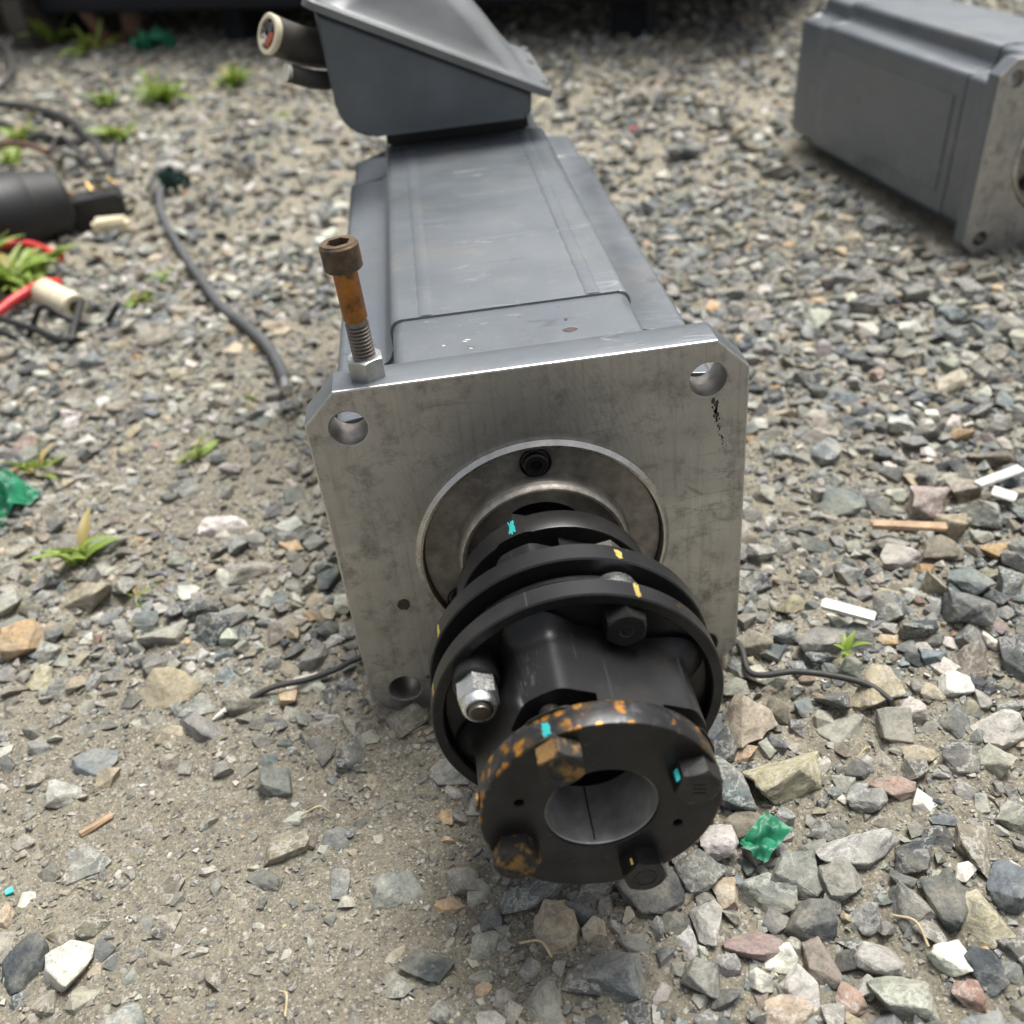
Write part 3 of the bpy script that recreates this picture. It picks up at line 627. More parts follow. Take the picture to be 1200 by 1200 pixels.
for i in range(30):
    me = rock(random.Random(i).randint(9, 15), 1, i); me.materials.append(M['stone'])
    me.polygons.foreach_set('use_smooth', [True] * len(me.polygons)); me.set_sharp_from_angle(angle=R(30)); BIG.append(me)
CLS = {  # colour, name used in the label
    'slate': ((.058, .067, .074), 'dark slate grey'), 'blue': ((.122, .140, .148), 'blue grey'), 'grey': ((.175, .18, .172), 'mid grey'), 'green': ((.24, .245, .212), 'pale greenish grey'),
    'pale': ((.36, .355, .32), 'pale grey'), 'white': ((.54, .53, .48), 'whitish'), 'tan': ((.31, .265, .185), 'tan'), 'brown': ((.165, .148, .118), 'brownish grey'),
    'orange': ((.42, .29, .165), 'orange tan'), 'pink': ((.38, .315, .24), 'pinkish tan'), 'red': ((.25, .165, .135), 'reddish brown'), 'purple': ((.23, .175, .175), 'purplish red')}
HAND = [  # u, v, width px, height px, colour, own label
 (877, 850, 62, 66, 'pink', 'large pinkish tan angular stone between the coupling disc and the thin wire'), (920, 905, 92, 62, 'tan', 'broad flat-topped tan stone, largest in the loose gravel beside the coupling'),
 (1020, 817, 62, 42, 'tan', 'rounded tan stone just behind the free end of the thin black wire'), (1067, 833, 42, 36, 'pale', None), (993, 855, 62, 36, 'green', 'pale greenish slab lying in front of the thin black wire'),
 (860, 915, 52, 76, 'blue', 'big blue grey stone half hidden behind the front clamp ring'), (872, 963, 44, 42, 'brown', None), (1042, 930, 52, 30, 'red', 'reddish brown flat stone among grey stones in loose gravel'), (1080, 887, 42, 26, 'tan', None),
 (1013, 940, 42, 38, 'grey', None), (1007, 997, 92, 46, 'pale', 'long pale wedge-shaped stone beside the green plastic scrap'), (985, 1030, 52, 48, 'green', None), (930, 1027, 62, 46, 'grey', None), (897, 1043, 66, 42, 'grey', None),
 (1070, 1007, 46, 46, 'slate', None), (1140, 1000, 34, 62, 'brown', None), (1070, 1063, 48, 55, 'grey', None), (1113, 1063, 46, 60, 'slate', None), (1140, 1083, 48, 55, 'tan', None), (953, 1077, 62, 48, 'slate', None),
 (833, 1083, 36, 52, 'pale', None), (883, 1107, 62, 36, 'purple', 'purplish flat stone next to a small cream stone'), (913, 1123, 36, 35, 'white', 'small blocky cream-white stone next to a purplish flat one'), (890, 1148, 28, 28, 'pale', None),
 (1030, 1127, 50, 42, 'green', None), (1058, 1173, 66, 46, 'green', None), (997, 1173, 32, 32, 'red', None), (1135, 1170, 34, 30, 'red', None), (1113, 1128, 46, 34, 'white', None), (1153, 1137, 34, 46, 'slate', None),
 (922, 1187, 50, 32, 'pink', None), (1017, 1077, 36, 30, 'grey', None), (1180, 1040, 44, 60, 'blue', None), (1185, 960, 40, 44, 'green', None), (1160, 900, 40, 36, 'pale', None), (1120, 850, 36, 40, 'blue', None), (1170, 860, 50, 40, 'pale', None),
 (970, 975, 44, 26, 'slate', None), (950, 1000, 46, 26, 'grey', None), (840, 990, 42, 46, 'pale', None), (850, 1040, 30, 46, 'tan', None), (820, 1020, 60, 50, 'blue', None), (960, 1130, 36, 52, 'brown', None), (935, 1160, 40, 56, 'pale', None),
 (650, 1085, 62, 56, 'pink', 'rounded pinkish tan stone set in the dirt below the clamp ring'), (633, 1170, 52, 62, 'pale', 'white-veined pale block of stone in dirt below the pinkish one'), (720, 1140, 70, 62, 'blue', 'flat blue grey veined slab set in the dirt'),
 (763, 1043, 80, 62, 'slate', 'big dark slate stone with white veins directly under the clamp ring'), (503, 1132, 60, 38, 'slate', 'dark slate chunk lying alone on the packed dirt'), (572, 1102, 42, 36, 'pale', None), (630, 1050, 86, 40, 'blue', None),
 (567, 1162, 18, 15, 'orange', 'tiny bright orange chip in the packed dirt'), (527, 1057, 34, 24, 'orange', None), (805, 1103, 24, 42, 'white', None), (518, 1177, 36, 40, 'grey', None), (460, 1035, 60, 46, 'grey', None),
 (105, 885, 50, 42, 'blue', None), (72, 923, 46, 38, 'pale', None), (98, 1004, 52, 46, 'grey', None), (80, 1130, 50, 54, 'white', 'whitish stone embedded in dirt beside a dark grey one'), (31, 1125, 46, 56, 'slate', None), (28, 1165, 30, 28, 'blue', None),
 (105, 1084, 40, 30, 'brown', None), (196, 801, 72, 48, 'tan', 'large tan stone on dirt near the bare wire tip'), (241, 846, 46, 34, 'grey', None), (198, 848, 40, 28, 'tan', None), (290, 811, 58, 44, 'brown', None), (353, 796, 46, 24, 'white', None),
 (308, 885, 36, 24, 'blue', None), (345, 950, 30, 22, 'white', None), (388, 980, 36, 30, 'grey', None), (412, 880, 34, 48, 'slate', 'thin dark slate shard on dirt near the flange corner'), (369, 767, 38, 28, 'blue', None),
 (102, 703, 64, 32, 'tan', 'smooth oblong pale tan stone beside a broad-leaved weed'), (32, 747, 58, 46, 'orange', 'orange tan wedge-shaped stone beside the smooth oblong tan stone'), (190, 747, 62, 28, 'pale', None), (250, 737, 40, 48, 'slate', None), (233, 715, 30, 30, 'slate', None),
 (300, 667, 68, 28, 'green', None), (263, 617, 62, 34, 'white', None), (387, 680, 28, 36, 'blue', None), (187, 403, 44, 30, 'brown', 'smooth rounded taupe boulder standing alone by the grey cable'), (133, 640, 44, 24, 'grey', None),
 (1083, 593, 62, 42, 'purple', 'knobbly purplish red stone near a white plastic strip'), (987, 587, 54, 40, 'blue', None), (1163, 540, 52, 22, 'brown', None), (1053, 657, 50, 28, 'pale', None), (1130, 727, 54, 48, 'slate', None), (1133, 690, 46, 38, 'blue', None),
 (1040, 717, 34, 42, 'slate', None), (1073, 743, 44, 28, 'slate', None), (1133, 780, 58, 40, 'brown', None), (963, 757, 58, 38, 'grey', None), (917, 743, 34, 32, 'blue', None), (883, 757, 36, 34, 'brown', None), (927, 710, 36, 32, 'tan', None),
 (883, 683, 40, 26, 'slate', None), (1040, 755, 26, 18, 'orange', None), (947, 797, 22, 15, 'red', None), (800, 185, 42, 26, 'slate', None), (920, 210, 48, 20, 'grey', None), (960, 770, 40, 30, 'slate', None), (1115, 620, 36, 34, 'tan', None),
 (1165, 650, 28, 26, 'orange', None), (1180, 690, 34, 40, 'blue', None), (1100, 650, 40, 28, 'brown', None), (1150, 610, 40, 34, 'grey', None), (985, 330, 40, 22, 'grey', None), (1010, 325, 34, 26, 'grey', None), (1120, 480, 40, 18, 'blue', None),
 (200, 200, 36, 18, 'white', 'flat cream-white stone beside the far end of the grey cable'), (232, 207, 20, 18, 'white', None), (55, 122, 26, 14, 'white', None), (960, 348, 22, 14, 'orange', None), (920, 480, 34, 16, 'tan', None)]
MARKS = [(n_, *_g(u_, v_)) for n_, u_, v_ in [('beside the green scrap by the coupling', 900, 990), ('near the free end of the thin black wire', 1040, 830), ('near the wire tip with bare strands', 255, 830), ('beside the broad-leaved weed', 90, 680),
 ('near the crumpled green plastic', 20, 610), ('beside the ring lug of the grey cable', 330, 480), ('near the taupe boulder', 180, 410), ('by the small weed on bare soil', 240, 560), ('near the white strip by the seedling', 985, 755),
 ('beside the knobbly purplish stone', 1090, 600), ('near the bare motor without coupling', 1080, 330), ('beside the flange hole with the oil run', 900, 560), ('under or before the clamp ring', 700, 1080), ('in the packed dirt before the flange corner', 420, 900),
 ('in the packed dirt by the wood splinter', 110, 970), ('in dirt near the whitish embedded stone', 90, 1130), ('in dirt by the lone dark slate chunk', 480, 1140), ('around the purplish flat stone', 880, 1120), ('beyond the long pale wedge stone', 1080, 990), ('around the pale greenish blocks past the twig', 1080, 1150),
 ('beside the reddish wood sliver', 1060, 660), ('along the cable beside the motor body', 270, 380), ('by the flange edge near the wire', 370, 720)]]
pl_x, pl_y, pl_r = [], [], []
def gclear(x, y, r):
    if -.124 - r < x < .124 + r and -.006 - r < y < .60 + r: return False
    d = Matrix.Rotation(-rz2, 2) @ Vector((x - mo2.location.x, y - mo2.location.y))
    return not (-.112 - r < d.x < .112 + r and -.004 - r < d.y < .52 + r)
stones = 0
def add_stone(x, y, sx, sy, sz, cls, label=None, sink=.3, yaw=None, flatten=False):
    global stones
    o = bpy.data.objects.new('stone', BIG[stones % len(BIG)] if label is None else BIG[(stones * 7 + 3) % len(BIG)]); C.objects.link(o); stones += 1
    o.scale = (sx, sy, sz); yaw = random.uniform(-.5, .5) if yaw is None else yaw
    o.rotation_euler = (random.uniform(-.22, .22), random.uniform(-.22, .22), yaw + random.choice((0, math.pi)))
    o.location = (x, y, h1(x, y) + sz * (.5 - sink))
    c = CLS[cls][0]; k = random.uniform(.72, 1.22); tnt = [random.uniform(.95, 1.05) for _ in range(3)]; o.color = (c[0] * k * tnt[0], c[1] * k * tnt[1], c[2] * k * tnt[2], 1)
    if label: tag(o, label, 'stone')
    else:
        size = 'large ' if sx > .031 else 'small ' if sx < .0205 else ''
        shape = 'long' if sy / sx < .68 or sx / sy < .68 else 'flat' if sz / max(sx, sy) < .55 else 'blocky'
        near = min(MARKS, key=lambda k: math.hypot(k[1] - x, (k[2] - y) * .9))[0]
        tag(o, size + shape + ' ' + CLS[cls][1] + ' stone ' + near, 'stone', CLS[cls][1] + ' stones in the gravel')
    pl_x.append(x); pl_y.append(y); pl_r.append(.42 * max(sx, sy))
    return o
for u, v, wpx, hpx, cls, lab in HAND:
    p = G(u, v + hpx * .12); pp = PPM(p); sx = wpx / pp * 1.03; sy = hpx / pp * 1.05; sz = .74 * min(sx, sy) + .08 * max(sx, sy)
    emb = dirt(np.array([p.x]), np.array([p.y]))[0]
    add_stone(p.x, p.y, sx, sy, sz, cls, lab, sink=.24 + .46 * emb, yaw=random.uniform(-.25, .25))
def pick_cls(x, y):
    left = x < -.02
    names = ['slate', 'blue', 'grey', 'green', 'pale', 'white', 'tan', 'brown', 'orange', 'pink', 'red', 'purple']
    wt = [.20, .26, .24, .08, .08, .02, .04, .06, .01, .01, .012, .004] if not left else [.14, .2, .22, .07, .12, .04, .09, .10, .015, .01, .004, .0]
    return random.choices(names, wt)[0]
def inview(x, y, m=0.):
    return (-.30 - .31 * (y + .2) - m < x < .20 + .535 * (y + .27) + m) and y < 4.33 - .78 * (x + 1.69) + m
tries = 0
while stones < 298 and tries < 20000:
    tries += 1; x = random.uniform(-.6, .75); y = random.uniform(-.3, .75)
    if not inview(x, y, .02): continue
    dd = dirt(np.array([x]), np.array([y]))[0]
    if random.random() < dd * .93: continue
    sx = random.uniform(.018, .037) if x > .05 else random.uniform(.016, .031); sy = sx * random.uniform(.6, .95); r = .5 * sx
    if not gclear(x, y, r): continue
    if any((x - a) ** 2 + (y - b) ** 2 < (.85 * (r + c)) ** 2 for a, b, c in zip(pl_x, pl_y, pl_r)): continue
    add_stone(x, y, sx, sy, sy * random.uniform(.55, .8), pick_cls(x, y), sink=.24 + .42 * dd, yaw=random.uniform(0, 3))
# ------------------------------------------------------------------ the rest of the gravel: one mass of angular chips
def variants(n, npts, s0, sub=0):
    out = []
    for i in range(n):
        me = rock(npts, sub, s0 + i); v = np.zeros(len(me.vertices) * 3, np.float32); me.vertices.foreach_get('co', v)
        f = np.zeros(len(me.polygons) * 3, np.int32); me.polygons.foreach_get('vertices', f); out.append((v.reshape(-1, 3), f.reshape(-1, 3))); bpy.data.meshes.remove(me)
    return out
names = list(CLS); PAL = np.array([CLS[k][0] for k in names])
WR = np.array([.20, .25, .24, .07, .10, .035, .04, .06, .010, .008, .006, .002]); WL = np.array([.14, .19, .22, .07, .14, .05, .09, .10, .012, .008, .003, .0])
acc_v, acc_f, acc_c = [], [], []; nv = 0
def scatter(x, y, size, var, sink=.3, flat=.62):
    global nv
    n = len(x); k = rng.integers(0, len(var), n); yaw = rng.random(n) * 6.283; tx = rng.normal(0, .28, n); ty = rng.normal(0, .28, n)
    asp = rng.uniform(.6, 1., n); hz = size * asp * rng.uniform(flat - .15, flat + .2, n); z = hgt(x, y) + hz * (.5 - sink)
    dd = dirt(x, y); z -= hz * .34 * dd
    left = (x < -.02) | (y > .9)
    ci = np.where(left, rng.choice(12, n, p=WL / WL.sum()), rng.choice(12, n, p=WR / WR.sum()))
    col = PAL[ci] * rng.uniform(.66, 1.24, (n, 1)) * rng.uniform(.95, 1.05, (n, 3)); col = col * (1 - .3 * dd[:, None]) + .3 * dd[:, None] * np.array([.215, .19, .15])
    for j, (v, f) in enumerate(var):
        m = np.nonzero(k == j)[0]
        if not len(m): continue
        p = v[None] * np.stack([size[m], size[m] * asp[m], hz[m]], 1)[:, None, :]
        c, s = np.cos(tx[m])[:, None], np.sin(tx[m])[:, None]; py = p[..., 1] * c - p[..., 2] * s; pz = p[..., 1] * s + p[..., 2] * c
        c, s = np.cos(ty[m])[:, None], np.sin(ty[m])[:, None]; px = p[..., 0] * c + pz * s; pz = -p[..., 0] * s + pz * c
        c, s = np.cos(yaw[m])[:, None], np.sin(yaw[m])[:, None]; qx = px * c - py * s; qy = px * s + py * c
        w = np.stack([qx + x[m][:, None], qy + y[m][:, None], pz + z[m][:, None]], -1)
        acc_v.append(w.reshape(-1, 3)); acc_f.append((f[None] + (np.arange(len(m)) * len(v))[:, None, None] + nv).reshape(-1, 3)); acc_c.append(np.repeat(col[m], len(v), 0)); nv += len(m) * len(v)
def vclear(x, y, r):
    ok = ~((np.abs(x) < .123 + r) & (y > -.004 - r) & (y < .60 + r))
    dx, dy = x - mo2.location.x, y - mo2.location.y; c, s = math.cos(-rz2), math.sin(-rz2); X2 = dx * c - dy * s; Y2 = dx * s + dy * c
    return ok & ~((np.abs(X2) < .11 + r) & (Y2 > -.004 - r) & (Y2 < .52 + r))
def vview(x, y, m): return (x > -.30 - .31 * (y + .2) - m) & (x < .20 + .535 * (y + .27) + m) & (y < 4.33 - .78 * (x + 1.69) + m * 2)
px_, py_, pr_ = np.array(pl_x), np.array(pl_y), np.array(pl_r)
V1 = variants(26, 12, 100, 2); V2 = variants(20, 10, 200); V3 = variants(12, 8, 300)
# near medium stones by dart throwing, so that they lie side by side
cell = .02; gridh = {}
def put(x, y, r): gridh.setdefault((int(x // cell), int(y // cell)), []).append((x, y, r))
for a, b, c in zip(pl_x, pl_y, pl_r): put(a, b, c)
def free(x, y, r, k):
    i, j = int(x // cell), int(y // cell)
    for a in range(i - 2, i + 3):
        for b in range(j - 2, j + 3):
            for (xx, yy, rr) in gridh.get((a, b), ()):
                if (x - xx) ** 2 + (y - yy) ** 2 < (k * (r + rr)) ** 2: return False
    return True
xs, ys, ss = [], [], []
for lo, hi, cnt, k in ((.018, .028, 3600, .76), (.013, .020, 14000, .69), (.009, .014, 24000, .72), (.006, .010, 30000, .78)):
    cx_ = rng.uniform(-.85, .95, cnt); cy_ = rng.uniform(-.45, .95, cnt); ok = vview(cx_, cy_, .14) & vclear(cx_, cy_, .004); dm = dirt(cx_, cy_); ok &= rng.random(cnt) > dm * (.97 if lo > .008 else .88)
    for x, y in zip(cx_[ok], cy_[ok]):
        s = random.uniform(lo, hi)
        if free(x, y, s * .42, k): put(x, y, s * .42); xs.append(x); ys.append(y); ss.append(s)
xs, ys, ss = map(np.array, (xs, ys, ss)); m = ss > .0125
scatter(xs[m], ys[m], ss[m], V1, .26); scatter(xs[~m], ys[~m], ss[~m], V2, .26)
n = 95000; x = rng.uniform(-.8, .85, n); y = rng.uniform(-.45, .9, n); m = vview(x, y, .08) & vclear(x, y, 0) ; x, y = x[m], y[m]
scatter(x, y, rng.uniform(.0016, .0046, len(x)) * (1 + .8 * rng.random(len(x)) ** 5), V3, .3)
# farther off: coarser
n = 108000; x = rng.uniform(-3.2, 3.0, n); y = rng.uniform(.85, 5.6, n); m = vview(x, y, .3) & vclear(x, y, .006) & (rng.random(n) > .35 * dirt(x, y)); x, y = x[m], y[m]
scatter(x, y, .008 + .024 * rng.random(len(x)) ** 2.6, V2, .25)
# beyond the sides of the view: the same gravel goes on
n = 78000; x = rng.uniform(-2.4, 2.4, n); y = rng.uniform(-1.3, 3.2, n); m = (~vview(x, y, .12)) & vclear(x, y, .006) & (rng.random(n) > .3 * dirt(x, y)); m &= ~((y > .85) & vview(x, y, .28)); x, y = x[m], y[m]
scatter(x, y, .009 + .020 * rng.random(len(x)) ** 1.8, V3, .25)
me = np_mesh('gravel', np.concatenate(acc_v), np.concatenate(acc_f)); at_ = me.attributes.new('Col', 'FLOAT_COLOR', 'POINT')
cc = np.concatenate(acc_c); at_.data.foreach_set('color', np.concatenate([cc, np.ones((len(cc), 1))], 1).astype(np.float32).ravel())
me.shade_flat(); gravel = link('gravel', me, 'gravel', smooth=0); tag(gravel, 'loose crushed stone gravel covering the dirt', 'gravel', kind='stuff')
# ------------------------------------------------------------------ cables and wires
def gp(u, v, up=.0): p = G(u, v); p.z = h1(p.x, p.y) + up; return p
path = [gp(200, 218, .02), gp(190, 236, .012), gp(192, 258, .01), gp(215, 300, .012), gp(240, 340, .01), gp(262, 368, .011), gp(290, 392, .01), gp(315, 415, .012), gp(330, 440, .012), gp(337, 458, .012)]
cb = empty('grey_cable', path[-1], 'thick grey cable with a metal ring lug curving over gravel beside the motor', 'cable')
inv = Matrix.Translation(-path[-1])
me = tube(path, .0062, 8, 12); me.transform(inv); link('sheath', me, 'cable_grey', cb, 60)
lug = [gp(337, 458, .012), gp(340, 472, .011)]; me = tube(lug, .0055, 2, 12); me.transform(inv); lg = link('lug_barrel', me, 'zinc', cb, 60)
lc = gp(343, 488, .013); me = lathe([(-.0014, .0050), (-.0014, .0115), (.0014, .0115), (.0014, .0050)], 28, True); me.transform(inv @ Matrix.Translation(lc) @ Matrix.Rotation(R(80), 4, 'X')); link('lug_ring', me, 'zinc', cb, 40)
w0 = [gp(262, 836, .004), gp(285, 826, .006), gp(320, 812, .008), gp(360, 800, .007), gp(395, 791, .007), Vector((-.134, .050, GZ + .008)), Vector((-.10, .056, GZ - .001)), Vector((0, .06, GZ - .004)), Vector((.10, .05, GZ - .001)), Vector((.128, .012, GZ + .008)), gp(880, 802, .012), gp(930, 806, .014), gp(975, 813, .014), gp(1015, 824, .012), gp(1042, 837, .009)]
wr = empty('thin_wire', w0[0], 'thin black wire running under the flange with a bare pale tip', 'wire'); inv = Matrix.Translation(-w0[0])
me = tube(w0, .0021, 8, 8); me.transform(inv); link('sheath', me, 'cable_black', wr, 60)
me = tube([gp(266, 834, .005), gp(256, 838, .003), gp(249, 841, .001)], lambda q: .0022 * (1 - .6 * q), 4, 7); me.transform(inv); link('bare_tip', me, 'pale_wire', wr, 60)
def wire(name, pts, r, mt, label, cat='wire', group=None):
    me = tube(pts, r, 8, 10); o = link(name, me, mt, smooth=60); c = Vector(pts[0]); me.transform(Matrix.Translation(-c)); o.location = c; return tag(o, label, cat, group)
wire('black_cable', [gp(-60, 120, .02), gp(0, 130, .015), gp(40, 138, .02), gp(85, 152, .02), gp(110, 170, .012), gp(130, 195, .008)], .009, 'cable_black', 'dark cable arching across the gravel behind the black canister', 'cable')
wire('black_cable', [gp(-60, 145, .01), gp(0, 152, .012), gp(50, 166, .012), gp(98, 174, .012)], .007, 'cable_black', 'shorter straight dark cable lying parallel to the arching one', 'cable')
wire('cable_loop', [gp(-70, 110, .01), gp(-20, 118, .012), gp(12, 110, .03), gp(20, 92, .04), gp(6, 70, .05), gp(-50, 60, .04)], .008, 'cable_black', 'dark cable bent into an upright loop at the heap of scrap', 'cable')
wire('red_wire', [gp(-40, 395, .015), gp(0, 378, .015), gp(20, 368, .02), gp(40, 358, .022), gp(60, 352, .024), gp(74, 344, .016)], .0068, 'red_plastic', 'bright red wire lying beside the cream tube', 'wire')
wire('red_wire', [gp(-30, 325, .03), gp(10, 318, .035), gp(45, 312, .03), gp(78, 318, .02)], .0062, 'red_plastic', 'faded red wire running through the leafy weeds', 'wire')
wire('black_strip', [gp(-30, 380, .02), gp(0, 386, .018), gp(40, 394, .014), gp(82, 408, .008), gp(92, 398, .016), gp(103, 374, .024)], .0045, 'black_plastic', 'thin black plastic strip bent sharply beside the cream tube', 'strip')
wire('brown_wire', [gp(-60, 202, .05), gp(0, 204, .06), gp(40, 208, .065), gp(70, 218, .06)], .006, 'rusty_iron', 'brown wire lying across the top of the black canister', 'wire')
wire('dry_stalk', [gp(98, 298, .01), gp(120, 310, .016), gp(150, 314, .01)], .002, 'straw', 'pale thin stalk curving over gravel below the black connector', 'stalk')
for k, (pts_, lab) in enumerate([([(60, 190), (80, 182), (100, 190), (118, 205), (140, 214)], 'thin black wire curling over the brass-pinned connector'), ([(95, 240), (112, 224), (128, 214), (143, 190), (150, 178)], 'thin black wire rising from the connector towards the leafy tuft'),
    ([(40, 178), (62, 186), (75, 200), (88, 205), (104, 200)], 'thin black wire looping behind the canister end'), ([(0, 402), (30, 396), (60, 388), (88, 392), (120, 386), (152, 392)], 'thin dark wire trailing under the cream tube'), ([(-10, 172), (25, 182), (55, 178), (82, 168), (100, 158)], 'thin dark wire crossing the two dark cables')]):
    wire('loose_wire', [gp(u, v, .02 + .02 * math.sin(i * 2.1 + k)) for i, (u, v) in enumerate(pts_)], .0038, 'black_plastic', lab, 'wire')
# ------------------------------------------------------------------ scrap on the left
can0, can1 = gp(-90, 325, .056), gp(90, 272, .052)
axv = (can1 - can0).normalized(); L = (can1 - can0).length
ct = empty('black_canister', can0.lerp(can1, .5), 'big black plastic canister lying on its side in the scrap', 'canister')
def aligned(me, base, ax, root): me.transform(Matrix.Translation(base - root.location) @ ax.to_track_quat('Y', 'Z').to_matrix().to_4x4()); return me
link('shell', aligned(lathe([(0, 0), (0, .060), (L * .3, .061), (L * .32, .059), (L * .36, .059), (L * .38, .062), (L * .74, .060), (L * .76, .056)], 48), can0, axv, ct), 'black_plastic', ct, 40)
link('end_cap', aligned(lathe([(L * .755, .057), (L * .8, .055), (L * .97, .046), (L, .036), (L, 0)], 48), can0, axv, ct), 'black_rubber_and_shade', ct, 40)
p = gp(122, 262, .0)
cn = empty('black_connector', p, 'small black connector block with brass pins beside the canister', 'connector', rz=R(12))
link('block', box((0, 0, .022), (.08, .06, .055), .004), 'black_plastic', cn, 40)
link('block', box((-.045, .02, .018), (.05, .045, .036), .004), 'black_plastic', cn, 40)
for k, (dx, dy, an) in enumerate([(-.055, .0, 10), (-.035, -.004, 60), (-.005, .012, 20), (.012, -.006, 95), (.03, .02, 40)]):
    link('pin', box((dx, dy, .058), (.004, .022, .004), .0008, rot=Matrix.Rotation(R(an), 3, 'Z') @ Matrix.Rotation(R(25), 3, 'X')), 'brass', cn, 40)
a_, b_ = gp(58, 358, .018), gp(94, 374, .017); ax2 = (b_ - a_).normalized(); L2 = (b_ - a_).length
o = link('plastic_tube', lathe([(0, .0085), (0, .0165), (.001, .0172), (L2 - .001, .0172), (L2, .0165), (L2, .0095), (0, .0085)], 32), 'cream', None, 40); o.location = a_; o.rotation_euler = ax2.to_track_quat('Y', 'Z').to_euler(); tag(o, 'short hollow cream plastic tube lying in the scrap', 'tube')
def slab(name, u, v, sx, sy, sz, rz, mt, label, cat, tilt=0., up=.0, group=None):
    p = gp(u, v, sz * .5 + up); o = link(name, box((0, 0, 0), (sx, sy, sz), min(sx, sy, sz) * .22), mt, None, 40)
    for vv in o.data.vertices: vv.co += Vector((random.uniform(-1, 1) * sx * .02, random.uniform(-1, 1) * sy * .05, random.uniform(-1, 1) * sz * .12))
    o.location = p; o.rotation_euler = (tilt, R(4), rz); return tag(o, label, cat, group)
slab('plastic_chunk', 133, 272, .055, .03, .026, .1, 'cream', 'cream block lying in front of the black connector', 'block')
slab('plastic_strip', 990, 745, .036, .0085, .003, R(-32), 'white_plastic', 'white plastic strip leaning on grey stones beside a seedling', 'strip', .3, .018)
slab('plastic_strip', 1166, 583, .050, .0085, .003, R(22), 'white_plastic', 'white plastic strip lying beside the knobbly purplish stone', 'strip', .1, .016)
slab('plastic_strip', 1172, 600, .018, .011, .003, R(-40), 'white_plastic', 'stubby white plastic piece beside a longer white strip', 'strip', .1, .014)
slab('wood_sliver', 1062, 636, .056, .008, .004, R(-12), 'wood', 'flat reddish wood sliver lying below the purplish stone', 'wood', .1, .012)
slab('wood_sliver', 111, 963, .022, .0045, .003, R(38), 'wood', 'thin wood splinter lying on the packed dirt', 'wood', 0, .001)
slab('plastic_chip', 12, 1046, .0045, .004, .0015, .4, 'cyan_paint', 'tiny turquoise chip on the packed dirt', 'chip', .1, .002)
slab('plastic_chip', 170, 168, .035, .012, .006, R(-55), 'white_plastic', 'thin white chip lying beside a leafy tuft', 'chip', .1, .01)
slab('plastic_chip', 742, 160, .012, .008, .010, .3, 'red_plastic', 'tiny red plastic bit on distant gravel', 'chip', .1, .006)
for u0, v0, u1, v1, lab in [(610, 1112, 648, 1131, 'short curved twig on dirt beside the pinkish rounded stone'), (1045, 1082, 1085, 1122, 'thin dry twig lying across the loose grey gravel'), (352, 957, 385, 950, 'straw-coloured stem on dirt beside a white chip'), (1000, 902, 1014, 888, 'dry straw bit on bare soil behind the reddish stone'), (330, 1168, 338, 1200, 'thin straw stem lying on the packed dirt')]:
    a, b = gp(u0, v0, .004), gp(u1, v1, .005); mid = a.lerp(b, .5) + Vector((.003, .002, .004)); wire('twig', [a, mid, b], .0007, 'straw', lab, 'twig')
# ------------------------------------------------------------------ crumpled green plastic
def crumple(name, u, v, sx, sy, amp, rz, mt, label, seed, up=.01):
    n = 16; bm = bmesh.new(); g = []
    for i in range(n + 1):
        row = []
        for j in range(n + 1):
            x, y = (i / n - .5), (j / n - .5); q = Vector((x * 3.1 + seed, y * 3.1, seed))
            edge = 1 + .07 * mnoise.noise(Vector((math.atan2(y, x) * 1.7, seed, 0)))
            z = amp * (.9 * abs(math.sin(4.2 * x + 1.5 * y + 2.2 * mnoise.noise(q * .8) + seed)) + .25 * mnoise.noise(q * 2.5))
            row.append(bm.verts.new((x * sx * edge + .06 * sx * mnoise.noise(q * 1.5), y * sy * edge + .06 * sy * mnoise.noise(q * 1.6 + Vector((9, 0, 0))), z)))
        g.append(row)
    for i in range(n):
        for j in range(n): bm.faces.new((g[i][j], g[i + 1][j], g[i + 1][j + 1], g[i][j + 1]))
    bmesh.ops.solidify(bm, geom=bm.faces[:], thickness=.0007); o = link(name, bm_me(bm, name), mt, None, 50); o.location = gp(u, v, up); o.rotation_euler = (R(10), R(-8), rz)
    return tag(o, label, 'plastic scrap')
crumple('plastic_scrap', 895, 996, .025, .017, .005, R(38), 'green_plastic', 'small folded green plastic scrap on loose gravel beside the coupling', 3, .012)
crumple('plastic_scrap', 6, 600, .06, .042, .018, R(55), 'green_plastic', 'crumpled shiny green plastic lying beside a yellowing weed', 5, .006)
crumple('plastic_scrap', 185, 58, .11, .07, .06, R(10), 'green_plastic', 'green plastic bundle on the ground below the rusty iron leg', 8, .0)
crumple('plastic_scrap', 206, 226, .035, .045, .03, R(60), 'dark_green_plastic', 'dark green plastic flap at the far end of the grey cable', 9, .01)
# ------------------------------------------------------------------ weeds
def leaf_mesh(wd=.28, droop=.35, seed=0):
    bm = bmesh.new(); n = 7; rows = []
    for i in range(n + 1):
        t = i / n; w = wd * math.sin(math.pi * (t ** .8)) * .5 + .015; z = .5 * t - droop * t * t
        rows.append([bm.verts.new((-w, t, z + w * .5)), bm.verts.new((0, t, z)), bm.verts.new((w, t, z + w * .5))])
    for a, b in zip(rows, rows[1:]):
        for k in range(2): bm.faces.new((a[k], a[k + 1], b[k + 1], b[k]))
    return bm_me(bm, 'leaf')
LEAF = [leaf_mesh(.30, .40), leaf_mesh(.17, .55), leaf_mesh(.10, .15)]
for l in LEAF: l.materials.append(M['leaf']); l.polygons.foreach_set('use_smooth', [True] * len(l.polygons))
LEAFY = LEAF[1].copy(); LEAFY.materials.clear(); LEAFY.materials.append(M['leaf_yellow'])
